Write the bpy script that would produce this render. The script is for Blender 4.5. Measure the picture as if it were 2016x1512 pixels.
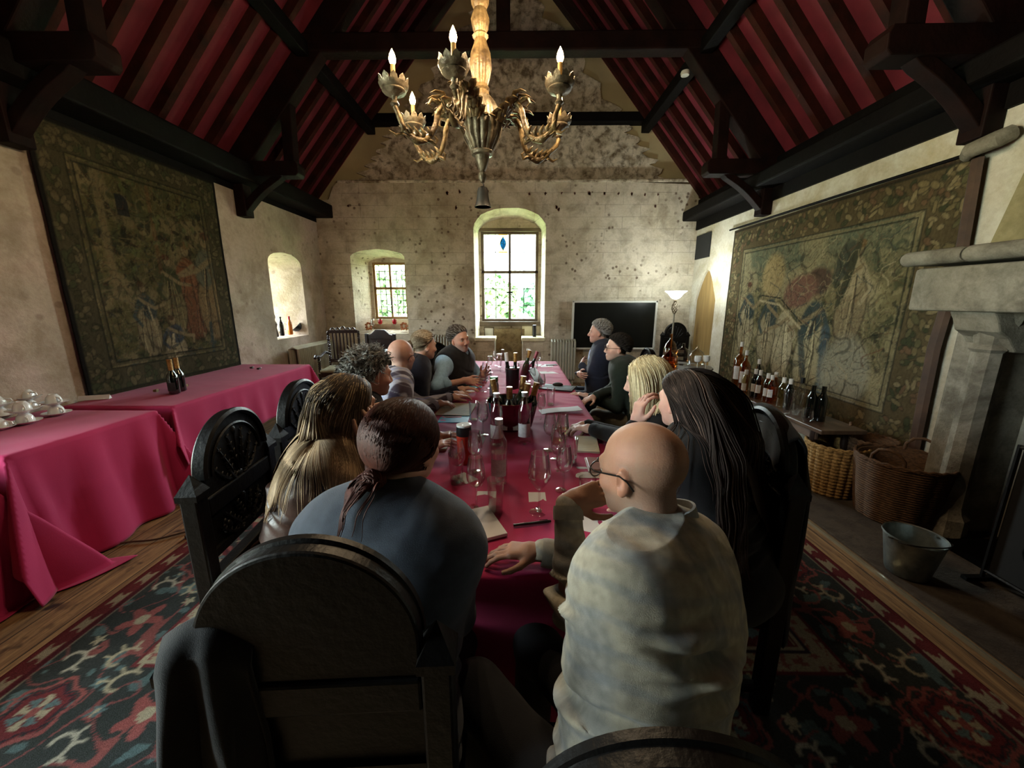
import bpy, math, random, numpy as np
import openvdb as vdb
from mathutils import Vector, Matrix
random.seed(7); RNG = np.random.default_rng(7)
SC = bpy.context.scene; COL = SC.collection
for _o in list(bpy.data.objects): bpy.data.objects.remove(_o)
PI = math.pi; rad = math.radians
# ------------------------------------------------------------------ camera
FPX = 757.0; CAMH = 1.55
PITCH = math.atan2(756-592, FPX); YAW = math.atan2(10, FPX/math.cos(PITCH))
cam = bpy.data.cameras.new('camera'); camo = bpy.data.objects.new('camera', cam); COL.objects.link(camo)
cam.sensor_width = 36.0; cam.lens = FPX/2016*36.0; cam.clip_start = .02; cam.clip_end = 300
camo.location = (0, 0, CAMH); camo.rotation_euler = (PI/2-PITCH, 0, YAW)
SC.camera = camo
_f = np.array([-math.sin(YAW)*math.cos(PITCH), math.cos(YAW)*math.cos(PITCH), -math.sin(PITCH)])
_r = np.array([math.cos(YAW), math.sin(YAW), 0.]); _u = np.cross(_r, _f)
def _ray(px, py): return _f+_r*(px-1008)/FPX+_u*(756-py)/FPX
def atz(px, py, z):          # point of the horizontal plane z seen at a pixel of the photograph
    d = _ray(px, py); t = (z-CAMH)/d[2]; return np.array([0, 0, CAMH])+d*t
def aty(px, py, y):
    d = _ray(px, py); t = y/d[1]; return np.array([0, 0, CAMH])+d*t
def atx(px, py, x):
    d = _ray(px, py); t = x/d[0]; return np.array([0, 0, CAMH])+d*t
# ------------------------------------------------------------------ world, view, daylight
vs = SC.view_settings; vs.view_transform = 'Standard'; vs.look = 'None'; vs.gamma = 1.0; vs.use_curve_mapping = False
vs.exposure = 2.72
w = bpy.data.worlds.new('overcast_sky'); SC.world = w; w.use_nodes = True
wn = w.node_tree.nodes; wl = w.node_tree.links
bg = wn['Background']; bg.inputs['Strength'].default_value = 10.0
tc = wn.new('ShaderNodeTexCoord'); sep = wn.new('ShaderNodeSeparateXYZ'); cr = wn.new('ShaderNodeValToRGB')
wl.new(tc.outputs['Generated'], sep.inputs[0]); wl.new(sep.outputs['Z'], cr.inputs[0]); wl.new(cr.outputs[0], bg.inputs['Color'])
e = cr.color_ramp.elements; e[0].position = 0.0; e[0].color = (.60, .62, .50, 1); e[1].position = .12; e[1].color = (.86, .93, 1.0, 1)
cy = SC.cycles; cy.use_denoising = True; cy.max_bounces = 9; cy.diffuse_bounces = 5; cy.glossy_bounces = 4
cy.transmission_bounces = 6; cy.transparent_max_bounces = 32; cy.sample_clamp_indirect = 5.0; cy.caustics_reflective = False; cy.caustics_refractive = False
def portal(name, loc, rot, sx, sy):
    l = bpy.data.lights.new(name, 'AREA'); l.shape = 'RECTANGLE'; l.size = sx; l.size_y = sy
    l.cycles.is_portal = True
    o = bpy.data.objects.new(name, l); COL.objects.link(o); o.location = loc; o.rotation_euler = rot; return o
portal('portal_far_left', (-2.52, 8.02, 1.75), (-PI/2, 0, 0), .8, 1.25)
portal('portal_far_centre', (-.15, 8.02, 2.0), (-PI/2, 0, 0), 1.2, 1.8)
portal('portal_left_niche', (-4.32, 6.1, 1.6), (0, -PI/2, 0), 1.4, .8)
portal('portal_left_near', (-4.32, .35, 1.75), (0, -PI/2, 0), 2.0, 1.5)
def lamp(name, loc, power, col, r=.02):
    l = bpy.data.lights.new(name, 'POINT'); l.energy = power; l.color = col; l.shadow_soft_size = r
    o = bpy.data.objects.new(name, l); COL.objects.link(o); o.location = loc; return o
# ------------------------------------------------------------------ mesh helpers
def npmesh(name, V, F, mat=None, smooth=True, sharp=None, col=None):
    me = bpy.data.meshes.new(name); V = np.asarray(V, np.float32)
    me.from_pydata([], [], []) if False else None
    if isinstance(F, np.ndarray):
        k = F.shape[1]; me.vertices.add(len(V)); me.vertices.foreach_set('co', V.ravel())
        me.loops.add(F.size); me.loops.foreach_set('vertex_index', F.ravel().astype(np.int32))
        me.polygons.add(len(F)); me.polygons.foreach_set('loop_start', np.arange(0, F.size, k, dtype=np.int32))
        me.polygons.foreach_set('loop_total', np.full(len(F), k, np.int32)); me.update(calc_edges=True)
    else:
        me.from_pydata(V.tolist(), [], F); me.update()
    me.validate()
    if smooth:
        me.polygons.foreach_set('use_smooth', np.ones(len(me.polygons), bool))
        if sharp: me.set_sharp_from_angle(angle=rad(sharp))
    if col is not None:
        ca = me.color_attributes.new('Col', 'FLOAT_COLOR', 'POINT')
        c4 = np.ones((len(V), 4), np.float32); c4[:, :3] = col; ca.data.foreach_set('color', c4.ravel())
    if mat: me.materials.append(mat)
    return me
def link(name, me, parent=None, kind=None, loc=None):
    o = bpy.data.objects.new(name, me); COL.objects.link(o)
    if parent: o.parent = parent
    if loc is not None: o.location = loc
    if kind: o['kind'] = kind
    return o
class MB:
    def __init__(s): s.v = []; s.f = []
    def add(s, V, F):
        n = len(s.v); s.v += [tuple(map(float, p)) for p in V]; s.f += [tuple(int(i)+n for i in f) for f in F]; return s
    def box(s, c, d, R=None):
        x, y, z = d[0]/2, d[1]/2, d[2]/2
        P = np.array([(a*x, b*y, g*z) for a in (-1, 1) for b in (-1, 1) for g in (-1, 1)])
        if R is not None: P = P @ np.array(R).T
        return s.add(P+np.array(c), [(0, 1, 3, 2), (4, 6, 7, 5), (0, 4, 5, 1), (2, 3, 7, 6), (0, 2, 6, 4), (1, 5, 7, 3)])
    def bar(s, a, b, w, h, up=(0, 0, 1)):      # box beam from a to b
        a = np.array(a, float); b = np.array(b, float); t = b-a; L = np.linalg.norm(t); t /= L
        u = np.array(up, float); r = np.cross(t, u); 
        if np.linalg.norm(r) < 1e-5: r = np.cross(t, (1, 0, 0))
        r /= np.linalg.norm(r); u = np.cross(r, t)
        return s.box((a+b)/2, (w, L, h), np.stack([r, t, u], 1))
    def tube(s, pts, radii, n=8, cap=True, flat=1.0):
        P = np.array(pts, float); m = len(P); R = np.broadcast_to(np.array(radii, float), (m,)) if np.ndim(radii) == 0 else np.array(radii, float)
        T = np.gradient(P, axis=0); T /= np.linalg.norm(T, axis=1)[:, None]+1e-12
        ref = np.array([0, 0, 1.]) if abs(T[0][2]) < .9 else np.array([1., 0, 0])
        N = np.cross(T[0], ref); N /= np.linalg.norm(N); V = []
        for i in range(m):
            N = N-T[i]*np.dot(N, T[i]); N /= np.linalg.norm(N)+1e-12; B = np.cross(T[i], N)
            for k in range(n):
                a = 2*PI*k/n; V.append(P[i]+R[i]*(math.cos(a)*N+flat*math.sin(a)*B))
        F = [(i*n+k, i*n+(k+1) % n, (i+1)*n+(k+1) % n, (i+1)*n+k) for i in range(m-1) for k in range(n)]
        if cap: F += [tuple(range(n))[::-1], tuple((m-1)*n+k for k in range(n))]
        return s.add(V, F)
    def cyl(s, a, b, r0, r1=None, n=16): return s.tube([a, b], [r0, r0 if r1 is None else r1], n)
    def lathe(s, prof, c=(0, 0, 0), n=24, wob=None, sx=1, sy=1):
        V = []; m = len(prof)
        for r, z in prof:
            for k in range(n):
                a = 2*PI*k/n; rr = r*(1+(wob(a, z) if wob else 0)); V.append((c[0]+sx*rr*math.cos(a), c[1]+sy*rr*math.sin(a), c[2]+z))
        F = [(i*n+k, i*n+(k+1) % n, (i+1)*n+(k+1) % n, (i+1)*n+k) for i in range(m-1) for k in range(n)]
        if prof[0][0] > 1e-4: F.append(tuple(range(n))[::-1])
        if prof[-1][0] > 1e-4: F.append(tuple((m-1)*n+k for k in range(n)))
        return s.add(V, F)
    def ell(s, c, r, R=None, n=12, m=8):
        V = []
        for i in range(m+1):
            t = PI*i/m
            for k in range(n):
                a = 2*PI*k/n; V.append((r[0]*math.sin(t)*math.cos(a), r[1]*math.sin(t)*math.sin(a), r[2]*math.cos(t)))
        V = np.array(V)
        if R is not None: V = V @ np.array(R).T
        return s.add(V+np.array(c), [(i*n+k, (i+1)*n+k, (i+1)*n+(k+1) % n, i*n+(k+1) % n) for i in range(m) for k in range(n)])
    def prism(s, poly, a, b, axis='y'):        # polygon (u,w) extruded from a to b along axis
        n = len(poly); V = []
        for t in (a, b):
            for u, w_ in poly: V.append({'y': (u, t, w_), 'x': (t, u, w_), 'z': (u, w_, t)}[axis])
        F = [tuple(range(n)), tuple(range(2*n-1, n-1, -1))]+[(i, i+n, (i+1) % n+n, (i+1) % n) for i in range(n)]
        return s.add(V, F)
    def build(s, name, mat, parent=None, kind=None, smooth=True, sharp=38, bevel=0, loc=None, off=None):
        V = np.array(s.v)
        if off is not None: V = V-np.array(off)
        me = npmesh(name, V, s.f, mat, smooth, sharp)
        import bmesh
        bm = bmesh.new(); bm.from_mesh(me); bmesh.ops.recalc_face_normals(bm, faces=bm.faces); bm.to_mesh(me); bm.free()
        o = link(name, me, parent, kind, loc)
        if bevel:
            b = o.modifiers.new('bevel', 'BEVEL'); b.width = bevel; b.segments = 2; b.limit_method = 'ANGLE'; b.angle_limit = rad(35)
        return o
def thing(name, label, cat, loc=(0, 0, 0), rz=0, group=None):
    o = bpy.data.objects.new(name, None); COL.objects.link(o); o.location = loc; o.rotation_euler = (0, 0, rz)
    return tag(o, label, cat, group)
def tag(o, label, cat, group=None):
    o['label'] = label; o['category'] = cat
    if group: o['group'] = group
    return o
def dup(root, loc, rz=0, label=None, group=None):
    r = root.copy(); COL.objects.link(r); r.location = loc; r.rotation_euler = (0, 0, rz)
    if label: r['label'] = label
    if group: r['group'] = group
    for ch in list(root.children):
        c = ch.copy(); COL.objects.link(c); c.parent = r
        for g in ch.children:
            d = g.copy(); COL.objects.link(d); d.parent = c
    return r
# ------------------------------------------------------------------ vectorised noise
_perm = np.random.default_rng(3).permutation(256); _perm = np.concatenate([_perm, _perm, _perm]); _grad = np.random.default_rng(4).normal(size=(256, 3)); _grad /= np.linalg.norm(_grad, axis=1)[:, None]
def noise3(P):
    P = np.asarray(P, float); I = np.floor(P).astype(int); f = P-I; u = f*f*f*(f*(f*6-15)+10); I &= 255; out = 0
    for a in (0, 1):
        for b in (0, 1):
            for c in (0, 1):
                h = _perm[_perm[_perm[(I[..., 0]+a) & 255]+((I[..., 1]+b) & 255)]+((I[..., 2]+c) & 255)]
                g = _grad[h]; d = f-np.array([a, b, c])
                wgt = (u[..., 0] if a else 1-u[..., 0])*(u[..., 1] if b else 1-u[..., 1])*(u[..., 2] if c else 1-u[..., 2])
                out = out+wgt*(g*d).sum(-1)
    return out*1.6
def fbm(P, o=4):
    s = 0; a = 1
    for i in range(o): s = s+a*noise3(np.asarray(P)*2**i+17*i); a *= .5
    return s
def noise2(x, y, o=1, z=0.): return fbm(np.stack([x, y, np.full_like(x, z)], -1), o)
# ------------------------------------------------------------------ materials
def hexc(h):
    c = [int(h[i:i+2], 16)/255 for i in (0, 2, 4)]; return tuple(x/12.92 if x <= .04045 else ((x+.055)/1.055)**2.4 for x in c)
def nodes(name):
    m = bpy.data.materials.new(name); m.use_nodes = True; nt = m.node_tree; return m, nt, nt.nodes['Principled BSDF']
def NN(nt, t, **k):
    n = nt.nodes.new('ShaderNode'+t)
    for a, b in k.items():
        if a in n.inputs: n.inputs[a].default_value = b
        else: setattr(n, a, b)
    return n
def coords(nt, scale=(1, 1, 1), kind='Object'):
    t = NN(nt, 'TexCoord'); mp = NN(nt, 'Mapping'); mp.inputs['Scale'].default_value = scale; nt.links.new(t.outputs[kind], mp.inputs[0]); return mp.outputs[0]
def ramp(nt, src, stops):
    r = NN(nt, 'ValToRGB'); e = r.color_ramp.elements
    while len(e) < len(stops): e.new(.5)
    for i, (p, c) in enumerate(stops): e[i].position = p; e[i].color = (*c, 1) if len(c) == 3 else c
    nt.links.new(src, r.inputs[0]); return r.outputs[0]
def mixc(nt, fac, a, b, mode='MIX'):
    m = NN(nt, 'MixRGB', blend_type=mode)
    for i, x in ((0, fac), (1, a), (2, b)):
        if isinstance(x, (int, float)): m.inputs[i].default_value = x
        elif isinstance(x, tuple): m.inputs[i].default_value = (*x, 1)
        else: nt.links.new(x, m.inputs[i])
    return m.outputs[0]
def noise(nt, co, sc, det=4, rough=.55, dist=0): 
    n = NN(nt, 'TexNoise'); n.inputs['Scale'].default_value = sc; n.inputs['Detail'].default_value = det; n.inputs['Roughness'].default_value = rough; n.inputs['Distortion'].default_value = dist
    nt.links.new(co, n.inputs['Vector']); return n.outputs[0]
def bump(nt, p, h, strength=.3, dist=.01):
    b = NN(nt, 'Bump'); b.inputs['Strength'].default_value = strength; b.inputs['Distance'].default_value = dist; nt.links.new(h, b.inputs['Height']); nt.links.new(b.outputs[0], p.inputs['Normal'])
def mat(name, c1, c2=None, sc=8, rough=.6, metal=0, bmp=0, bsc=60, stretch=(1, 1, 1), spec=.5, coat=0, sheen=0, attr=False, det=5, kind='Object', emit=None, es=1):
    m, nt, p = nodes(name); c1 = hexc(c1) if isinstance(c1, str) else c1; c2 = (hexc(c2) if isinstance(c2, str) else c2) if c2 else None
    co = coords(nt, stretch, kind)
    p.inputs['Roughness'].default_value = rough; p.inputs['Metallic'].default_value = metal; p.inputs['Specular IOR Level'].default_value = spec
    p.inputs['Coat Weight'].default_value = coat; p.inputs['Sheen Weight'].default_value = sheen
    if c2 is None: c2 = tuple(x*.8 for x in c1)
    src = ramp(nt, noise(nt, co, sc, det), [(.35, c1), (.65, c2)])
    if attr:
        a = NN(nt, 'Attribute'); a.attribute_name = 'Col'; src = mixc(nt, 1.0, a.outputs['Color'], src, 'MULTIPLY')
    nt.links.new(src, p.inputs['Base Color'])
    if bmp: bump(nt, p, noise(nt, co, bsc, 4), bmp)
    if emit: p.inputs['Emission Color'].default_value = (*emit, 1); p.inputs['Emission Strength'].default_value = es
    return m
W1 = (1., 1., 1.)
def glassmat(name, tint=(1, 1, 1), refl=.9, base=.04):
    m = bpy.data.materials.new(name); m.use_nodes = True; nt = m.node_tree; nt.nodes.clear()
    out = NN(nt, 'OutputMaterial'); mx = NN(nt, 'MixShader'); tr = NN(nt, 'BsdfTransparent'); gl = NN(nt, 'BsdfGlossy'); lw = NN(nt, 'LayerWeight')
    tr.inputs[0].default_value = (*tint, 1); gl.inputs['Roughness'].default_value = .03; lw.inputs['Blend'].default_value = .35
    mr = NN(nt, 'MapRange'); mr.inputs['To Min'].default_value = base; mr.inputs['To Max'].default_value = refl
    nt.links.new(lw.outputs['Facing'], mr.inputs[0]); nt.links.new(mr.outputs[0], mx.inputs[0]); nt.links.new(tr.outputs[0], mx.inputs[1]); nt.links.new(gl.outputs[0], mx.inputs[2]); nt.links.new(mx.outputs[0], out.inputs[0]); return m
def plaster(name, cols, dark, spot=.3, sc=1.0, bands=0, kind='Object', mott=.5):
    m, nt, p = nodes(name); co = coords(nt, (1, 1, 1), kind); c = [hexc(x) for x in cols]
    big = noise(nt, co, .9*sc, 6, .6, .6); med = noise(nt, co, 4*sc, 8, .65, .3); fine = noise(nt, co, 30*sc, 6, .7)
    base = ramp(nt, big, [(.32, c[0]), (.45, c[1]), (.55, c[2]), (.68, c[3])])
    m2 = mixc(nt, ramp(nt, med, [(.46, (0, 0, 0)), (.64, (mott, mott, mott))]), base, hexc(dark))
    m3 = mixc(nt, .35, m2, ramp(nt, fine, [(.3, (.55, .5, .42)), (.6, (1, 1, 1))]), 'MULTIPLY')
    vor = NN(nt, 'TexVoronoi'); vor.inputs['Scale'].default_value = 9*sc; vor.inputs['Randomness'].default_value = 1
    wob = mixc(nt, .06, co, NN(nt, 'TexNoise').outputs[1], 'ADD'); nt.links.new(wob, vor.inputs['Vector'])
    sp = ramp(nt, vor.outputs['Distance'], [(.16, W1), (.26, (0, 0, 0))]); msk = ramp(nt, noise(nt, co, 1.1*sc, 3), [(.47, (0, 0, 0)), (.56, W1)])
    spm = mixc(nt, 1.0, sp, msk, 'MULTIPLY'); f = mixc(nt, 1.0, spm, (spot, spot, spot), 'MULTIPLY')
    m4 = mixc(nt, f, m3, hexc('5d4a3c'))
    if bands:
        br = NN(nt, 'TexBrick'); br.inputs['Scale'].default_value = 1; br.inputs['Brick Width'].default_value = .62; br.inputs['Row Height'].default_value = .2; br.inputs['Mortar Size'].default_value = .006; br.inputs['Mortar Smooth'].default_value = .6
        br.inputs['Color1'].default_value = br.inputs['Color2'].default_value = (1, 1, 1, 1); br.inputs['Mortar'].default_value = (0, 0, 0, 1)
        mp = NN(nt, 'Mapping'); mp.inputs['Rotation'].default_value = (PI/2, 0, 0); nt.links.new(co, mp.inputs[0]); nt.links.new(mp.outputs[0], br.inputs['Vector'])
        m4 = mixc(nt, bands, m4, mixc(nt, ramp(nt, noise(nt, co, 1.6, 3), [(.4, (0, 0, 0)), (.6, W1)]), br.outputs[0], W1), 'MULTIPLY')
    nt.links.new(m4, p.inputs['Base Color']); p.inputs['Roughness'].default_value = .92; p.inputs['Specular IOR Level'].default_value = .2
    hh = mixc(nt, .5, med, fine); bump(nt, p, hh, .55, .03); return m
MT = {}
MT['plf'] = plaster('far_wall_plaster', ('a89b85', 'c4b9a4', 'd0c6b4', 'b0a38c'), '80725f', .85, 1.0, .4)
MT['plu'] = plaster('gable_rough_plaster', ('a3967f', 'c6b9a3', 'ddd2bf', '94866e'), '54452f', .1, 2.2, mott=.85)  # tones raised so the colour stands in for chandelier light
MT['pls'] = mat('gable_strip_plaster', 'b5a67e', 'a09270', 1.5, .95, bmp=.1, bsc=10)  # lightened likewise, chandelier light put into the colour
MT['pll'] = plaster('left_wall_plaster', ('a3998a', 'b8ac9b', 'c2b1a6', 'a0917c'), '8a7b66', .35, .8)
MT['plr'] = plaster('right_wall_plaster', ('b5ad9a', 'cac4b4', 'd2cec2', 'b3a684'), 'a4946d', .1, .8)
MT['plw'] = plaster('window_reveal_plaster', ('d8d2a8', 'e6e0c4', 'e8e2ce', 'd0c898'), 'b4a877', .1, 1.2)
MT['stone'] = plaster('fireplace_stone', ('6b665a', '847f72', '938e81', '5d574c'), '4c463c', .1, 2.0)
MT['hood'] = plaster('chimney_hood_plaster', ('7f7656', '928966', 'a0987a', '716846'), '5f5739', .1, .8)
MT['dstone'] = plaster('hearth_stone', ('3a322b', '4a4138', '544b41', '332b25'), '29221c', .1, 2.0)
MT['rubble'] = plaster('rubble_stone', ('7b6a50', '9a8868', 'a89878', '6a5a44'), '5a4a36', .3, 4.0)
MT['soot'] = mat('sooty_stone', '0a0807', '060505', 4, .95, bmp=.3, bsc=20, spec=.03)
MT['oak'] = mat('dark_roof_oak', '1c0b08', '100605', 5, .7, bmp=.35, bsc=30, stretch=(1, 1, 1), spec=.12)
MT['raft'] = mat('reddish_rafter_oak', '3a1711', '24100b', 5, .75, bmp=.3, bsc=30, spec=.12)
MT['oakb'] = mat('black_oak_beam', '0b0706', '060404', 5, .7, bmp=.35, bsc=30, spec=.12)
MT['crim'] = mat('crimson_ceiling_boards', '6e2430', '571b26', 3, .75, bmp=.2, bsc=14, spec=.25)
MT['wood'] = mat('carved_black_oak', '0a0807', '050404', 9, .42, bmp=.2, bsc=45, spec=.2)
MT['woodb'] = mat('brown_turned_oak', '2a1a12', '170e0a', 9, .4, bmp=.25, bsc=45)
MT['pine'] = mat('golden_pine_board', '9a7d4c', '846a3e', 2, .6, bmp=.15, bsc=20, stretch=(6, 6, .6))
MT['paleoak'] = mat('pale_window_oak', '9c7a48', '80603a', 4, .6, bmp=.15, bsc=30)
MT['greyoak'] = mat('grey_window_oak', '6b5d49', '54483a', 4, .6, bmp=.15, bsc=30)
MT['lead'] = mat('window_lead', '2c2c2a', '202020', 9, .5, metal=.3)
MT['pane'] = glassmat('window_glass', (.96, 1, .97), .25, .02)
MT['glass'] = glassmat('drinking_glass', (.975, .98, .98), .85, .035)
MT['gold'] = mat('gilded_wood', '86704a', '443521', 14, .42, metal=.3, bmp=.5, bsc=50)
MT['gold2'] = mat('worn_silver_gilt', '8a7e68', '463a2a', 18, .42, metal=.35, bmp=.5, bsc=50)
MT['iron'] = mat('black_iron', '1b1918', '0d0c0b', 12, .5, metal=.6, bmp=.2)
MT['zinc'] = mat('galvanised_zinc', '9aa3a2', '6d7675', 10, .38, metal=.8, bmp=.1)
MT['steel'] = mat('polished_steel', 'c8c8c6', 'a8a8a8', 3, .08, metal=1)
MT['ceram'] = mat('white_china', 'e3e6e6', 'd6dadb', 3, .15, coat=.5)
MT['paper'] = mat('white_paper', 'dcdde0', 'cfd0d4', 5, .8, bmp=.05)
MT['cream'] = mat('cream_paper', 'd6cfb6', 'c4bca0', 5, .8, bmp=.05)
MT['teal'] = mat('teal_card', '3f93ad', '2f7f9a', 5, .5)
MT['white'] = mat('white_paint', 'c9c7c0', 'bbb9b2', 4, .5)
MT['radi'] = mat('cream_radiator_enamel', 'a9a595', '989484', 4, .45)
MT['blackp'] = mat('black_plastic', '0e0e0f', '0a0a0b', 4, .35)
MT['blackm'] = mat('matt_black', '101011', '0b0b0c', 4, .7)
MT['screen'] = mat('dark_screen_glass', '0b0d0c', '0a0b0b', 2, .22, spec=.6)
# ================================================================== THE ROOM
XL, XR, YF, YB = -3.6, 3.2, 7.3, -3.2; XC = -.17; APX = 7.35; SL = 1.17
def roofz(x): return APX-SL*abs(x-XC)
def solid(mb, name, m=None): return mb.build(name, m, None, None, smooth=False)
def cut(o, cutters):
    for c in cutters:
        b = o.modifiers.new('opening', 'BOOLEAN'); b.operation = 'DIFFERENCE'; b.solver = 'EXACT'; b.object = c
    dg = bpy.context.evaluated_depsgraph_get(); me = bpy.data.meshes.new_from_object(o.evaluated_get(dg)); o.modifiers.clear(); o.data = me
    me.polygons.foreach_set('use_smooth', np.zeros(len(me.polygons), bool))
    for c in cutters: bpy.data.objects.remove(c)
def arch(x0, x1, z0, zs, zt, n=14, pointed=False, jit=.006, seed=1):
    r = random.Random(seed); P = [(x0, z0)]; cx = (x0+x1)/2; hw = (x1-x0)/2
    for i in range(n+1):
        t = i/n; a = PI*(1-t); u = math.cos(a)
        if pointed: h = (zt-zs)*(1-abs(u)**1.7)
        else: h = (zt-zs)*math.sqrt(max(0, 1-abs(u)**2.3))
        P.append((cx+hw*u+r.uniform(-jit, jit), zs+h+r.uniform(-jit, jit)))
    P.append((x1, z0)); return P
def loft(pa, ya, pb, yb, axis='y'):
    mb = MB(); n = len(pa); mk = (lambda u, t, w_: (u, t, w_)) if axis == 'y' else (lambda u, t, w_: (t, u, w_))
    return mb.add([mk(u, ya, w_) for u, w_ in pa]+[mk(u, yb, w_) for u, w_ in pb], [tuple(range(n)), tuple(range(2*n-1, n-1, -1))]+[(i, i+n, (i+1) % n+n, (i+1) % n) for i in range(n)])
# floor boards
m, nt, p = nodes('floor_boards'); co = coords(nt)
br = NN(nt, 'TexBrick'); br.inputs['Scale'].default_value = 1; br.inputs['Brick Width'].default_value = 3.1; br.inputs['Row Height'].default_value = .17; br.inputs['Mortar Size'].default_value = .004; br.offset = .37
br.inputs['Color1'].default_value = (.75, .75, .75, 1); br.inputs['Color2'].default_value = (1.15, 1.15, 1.15, 1); br.inputs['Mortar'].default_value = (.12, .1, .08, 1)
mp = NN(nt, 'Mapping'); mp.inputs['Rotation'].default_value = (0, 0, PI/2); nt.links.new(co, mp.inputs[0]); nt.links.new(mp.outputs[0], br.inputs['Vector'])
gr = NN(nt, 'Mapping'); gr.inputs['Scale'].default_value = (14, 1.2, 1); nt.links.new(co, gr.inputs[0]); g = noise(nt, gr.outputs[0], 2.2, 8, .7, 1.2)
bc = ramp(nt, g, [(.3, hexc('3b2a1a')), (.48, hexc('775a3b')), (.66, hexc('9c7d54'))]); kn = ramp(nt, noise(nt, co, 5, 3), [(.60, W1), (.68, hexc('5a4432'))])
nt.links.new(mixc(nt, 1.0, mixc(nt, 1.0, bc, br.outputs[0], 'MULTIPLY'), kn, 'MULTIPLY'), p.inputs['Base Color']); p.inputs['Roughness'].default_value = .62; bump(nt, p, g, .4, .01); MT['floor'] = m
MB().box((-.2, 2.05, -.1), (7.8, 10.6, .2)).build('floor', MT['floor'], kind='structure', smooth=False)
MB().box((2.75, 2.3, .0), (1.25, 8.4, .03)).build('trim_1', MT['dstone'], kind='structure', smooth=False, bevel=.004)   # stone margin in front of the hearth
MB().box((2.085, 2.3, .008), (.014, 8.2, .022)).build('trim_2', mat('brass_strip', 'b5b09a', '9a957f', 5, .3, metal=.7), kind='structure', smooth=False)
# far wall with two window recesses
RT = .05
gab = [(-3.95, -.3), (3.5, -.3), (3.5, roofz(3.5)+.05), (XC, APX+.05), (-3.95, roofz(-3.95)+.05)]
wf = MB().prism([(-3.95, -.3), (3.5, -.3), (3.5, 3.22), (3.17, 3.30), (3.13, 3.52), (2.2, 3.56), (.6, 3.6), (-1.2, 3.62), (-3.1, 3.62), (-3.24, 3.52), (-3.34, 3.3), (-3.95, 3.24)], 7.3, 8.0).build('wall_far', MT['plf'], kind='structure', smooth=False)
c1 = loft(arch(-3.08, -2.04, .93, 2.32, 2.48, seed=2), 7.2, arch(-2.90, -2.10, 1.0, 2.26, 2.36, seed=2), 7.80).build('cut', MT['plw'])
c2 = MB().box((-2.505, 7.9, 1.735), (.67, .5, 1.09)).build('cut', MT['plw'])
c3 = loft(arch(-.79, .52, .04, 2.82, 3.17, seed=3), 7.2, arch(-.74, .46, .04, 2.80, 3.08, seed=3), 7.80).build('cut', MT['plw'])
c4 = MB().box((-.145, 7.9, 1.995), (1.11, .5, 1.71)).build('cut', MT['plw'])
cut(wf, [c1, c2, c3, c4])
MB().prism([(-3.77, 3.18), (-3.0, 3.18), (-3.0, 3.42), (2.9, 3.42), (2.9, 3.18), (3.43, 3.18), (XC, APX+.05)], 7.46, 8.0).build('wall_far_gable', MT['pls'], kind='structure', smooth=False)
# ragged rough plaster field on the gable, two bands above and below the black beam
def ragged(z0, z1, seed):
    r = random.Random(seed); P = []; n = 26
    P += [(-2.95-.0+ (3.25+XC)*0, z0)]
    L = []; Rr = []
    for i in range(n+1):
        z = z0+(z1-z0)*i/n; h = (APX-z)/SL; L.append((XC-h+.50+.10*math.sin(i*1.9)+r.uniform(-.05, .05), z)); Rr.append((XC+h-.40+.08*math.sin(i*1.3)+r.uniform(-.06, .06), z))
    return L[::-1]+Rr
MB().prism(ragged(3.55, 4.49, 4)[:], 7.405, 7.47).build('trim_3', MT['plu'], kind='structure', smooth=False)
MB().prism(ragged(4.66, 6.7, 9)[:], 7.415, 7.47).build('trim_4', MT['plu'], kind='structure', smooth=False)
MB().box((-.06, 7.38, 3.59), (6.2, .2, .05)).build('trim_5', MT['plu'], kind='structure', smooth=False, bevel=.015)
MB().box((-.15, 7.38, 4.575), (4.75, .2, .15)).build('trim_6', MT['oakb'], kind='structure', smooth=False, bevel=.01)
# left wall
wl_ = MB().box((-3.95, 2.0, 1.35), (.7, 11.2, 3.3)).build('wall_left', MT['pll'], kind='structure', smooth=False)
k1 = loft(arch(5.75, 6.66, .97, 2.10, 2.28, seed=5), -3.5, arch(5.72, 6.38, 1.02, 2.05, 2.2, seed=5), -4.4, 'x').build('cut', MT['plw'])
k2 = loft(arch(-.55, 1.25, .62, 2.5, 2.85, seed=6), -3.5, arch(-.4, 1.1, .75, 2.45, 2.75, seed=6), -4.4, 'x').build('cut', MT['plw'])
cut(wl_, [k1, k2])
# right wall with arched door recess and fire opening
wr = MB().box((3.7, 2.0, 1.275), (1.0, 11.2, 3.15)).build('wall_right', MT['plr'], kind='structure', smooth=False)
d1 = MB().prism(arch(6.40, 7.12, .02, 1.55, 2.06, pointed=True, seed=8), 3.1, 3.42, 'x').build('cut', MT['plr'])
d2 = MB().box((3.55, 1.3, .78), (1.0, 1.95, 1.5)).build('cut', MT['soot'])
cut(wr, [d1, d2])
MB().prism(arch(6.405, 7.115, .02, 1.55, 2.055, pointed=True, jit=0), 3.235, 3.27, 'x').build('door_1', MT['pine'], kind='structure', smooth=False)
MB().prism(gab, -3.4, -3.2).build('wall_back', MT['oakb'], kind='structure', smooth=False)  # unseen wall, coloured black to cut light bounced onto the chair backs
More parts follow.
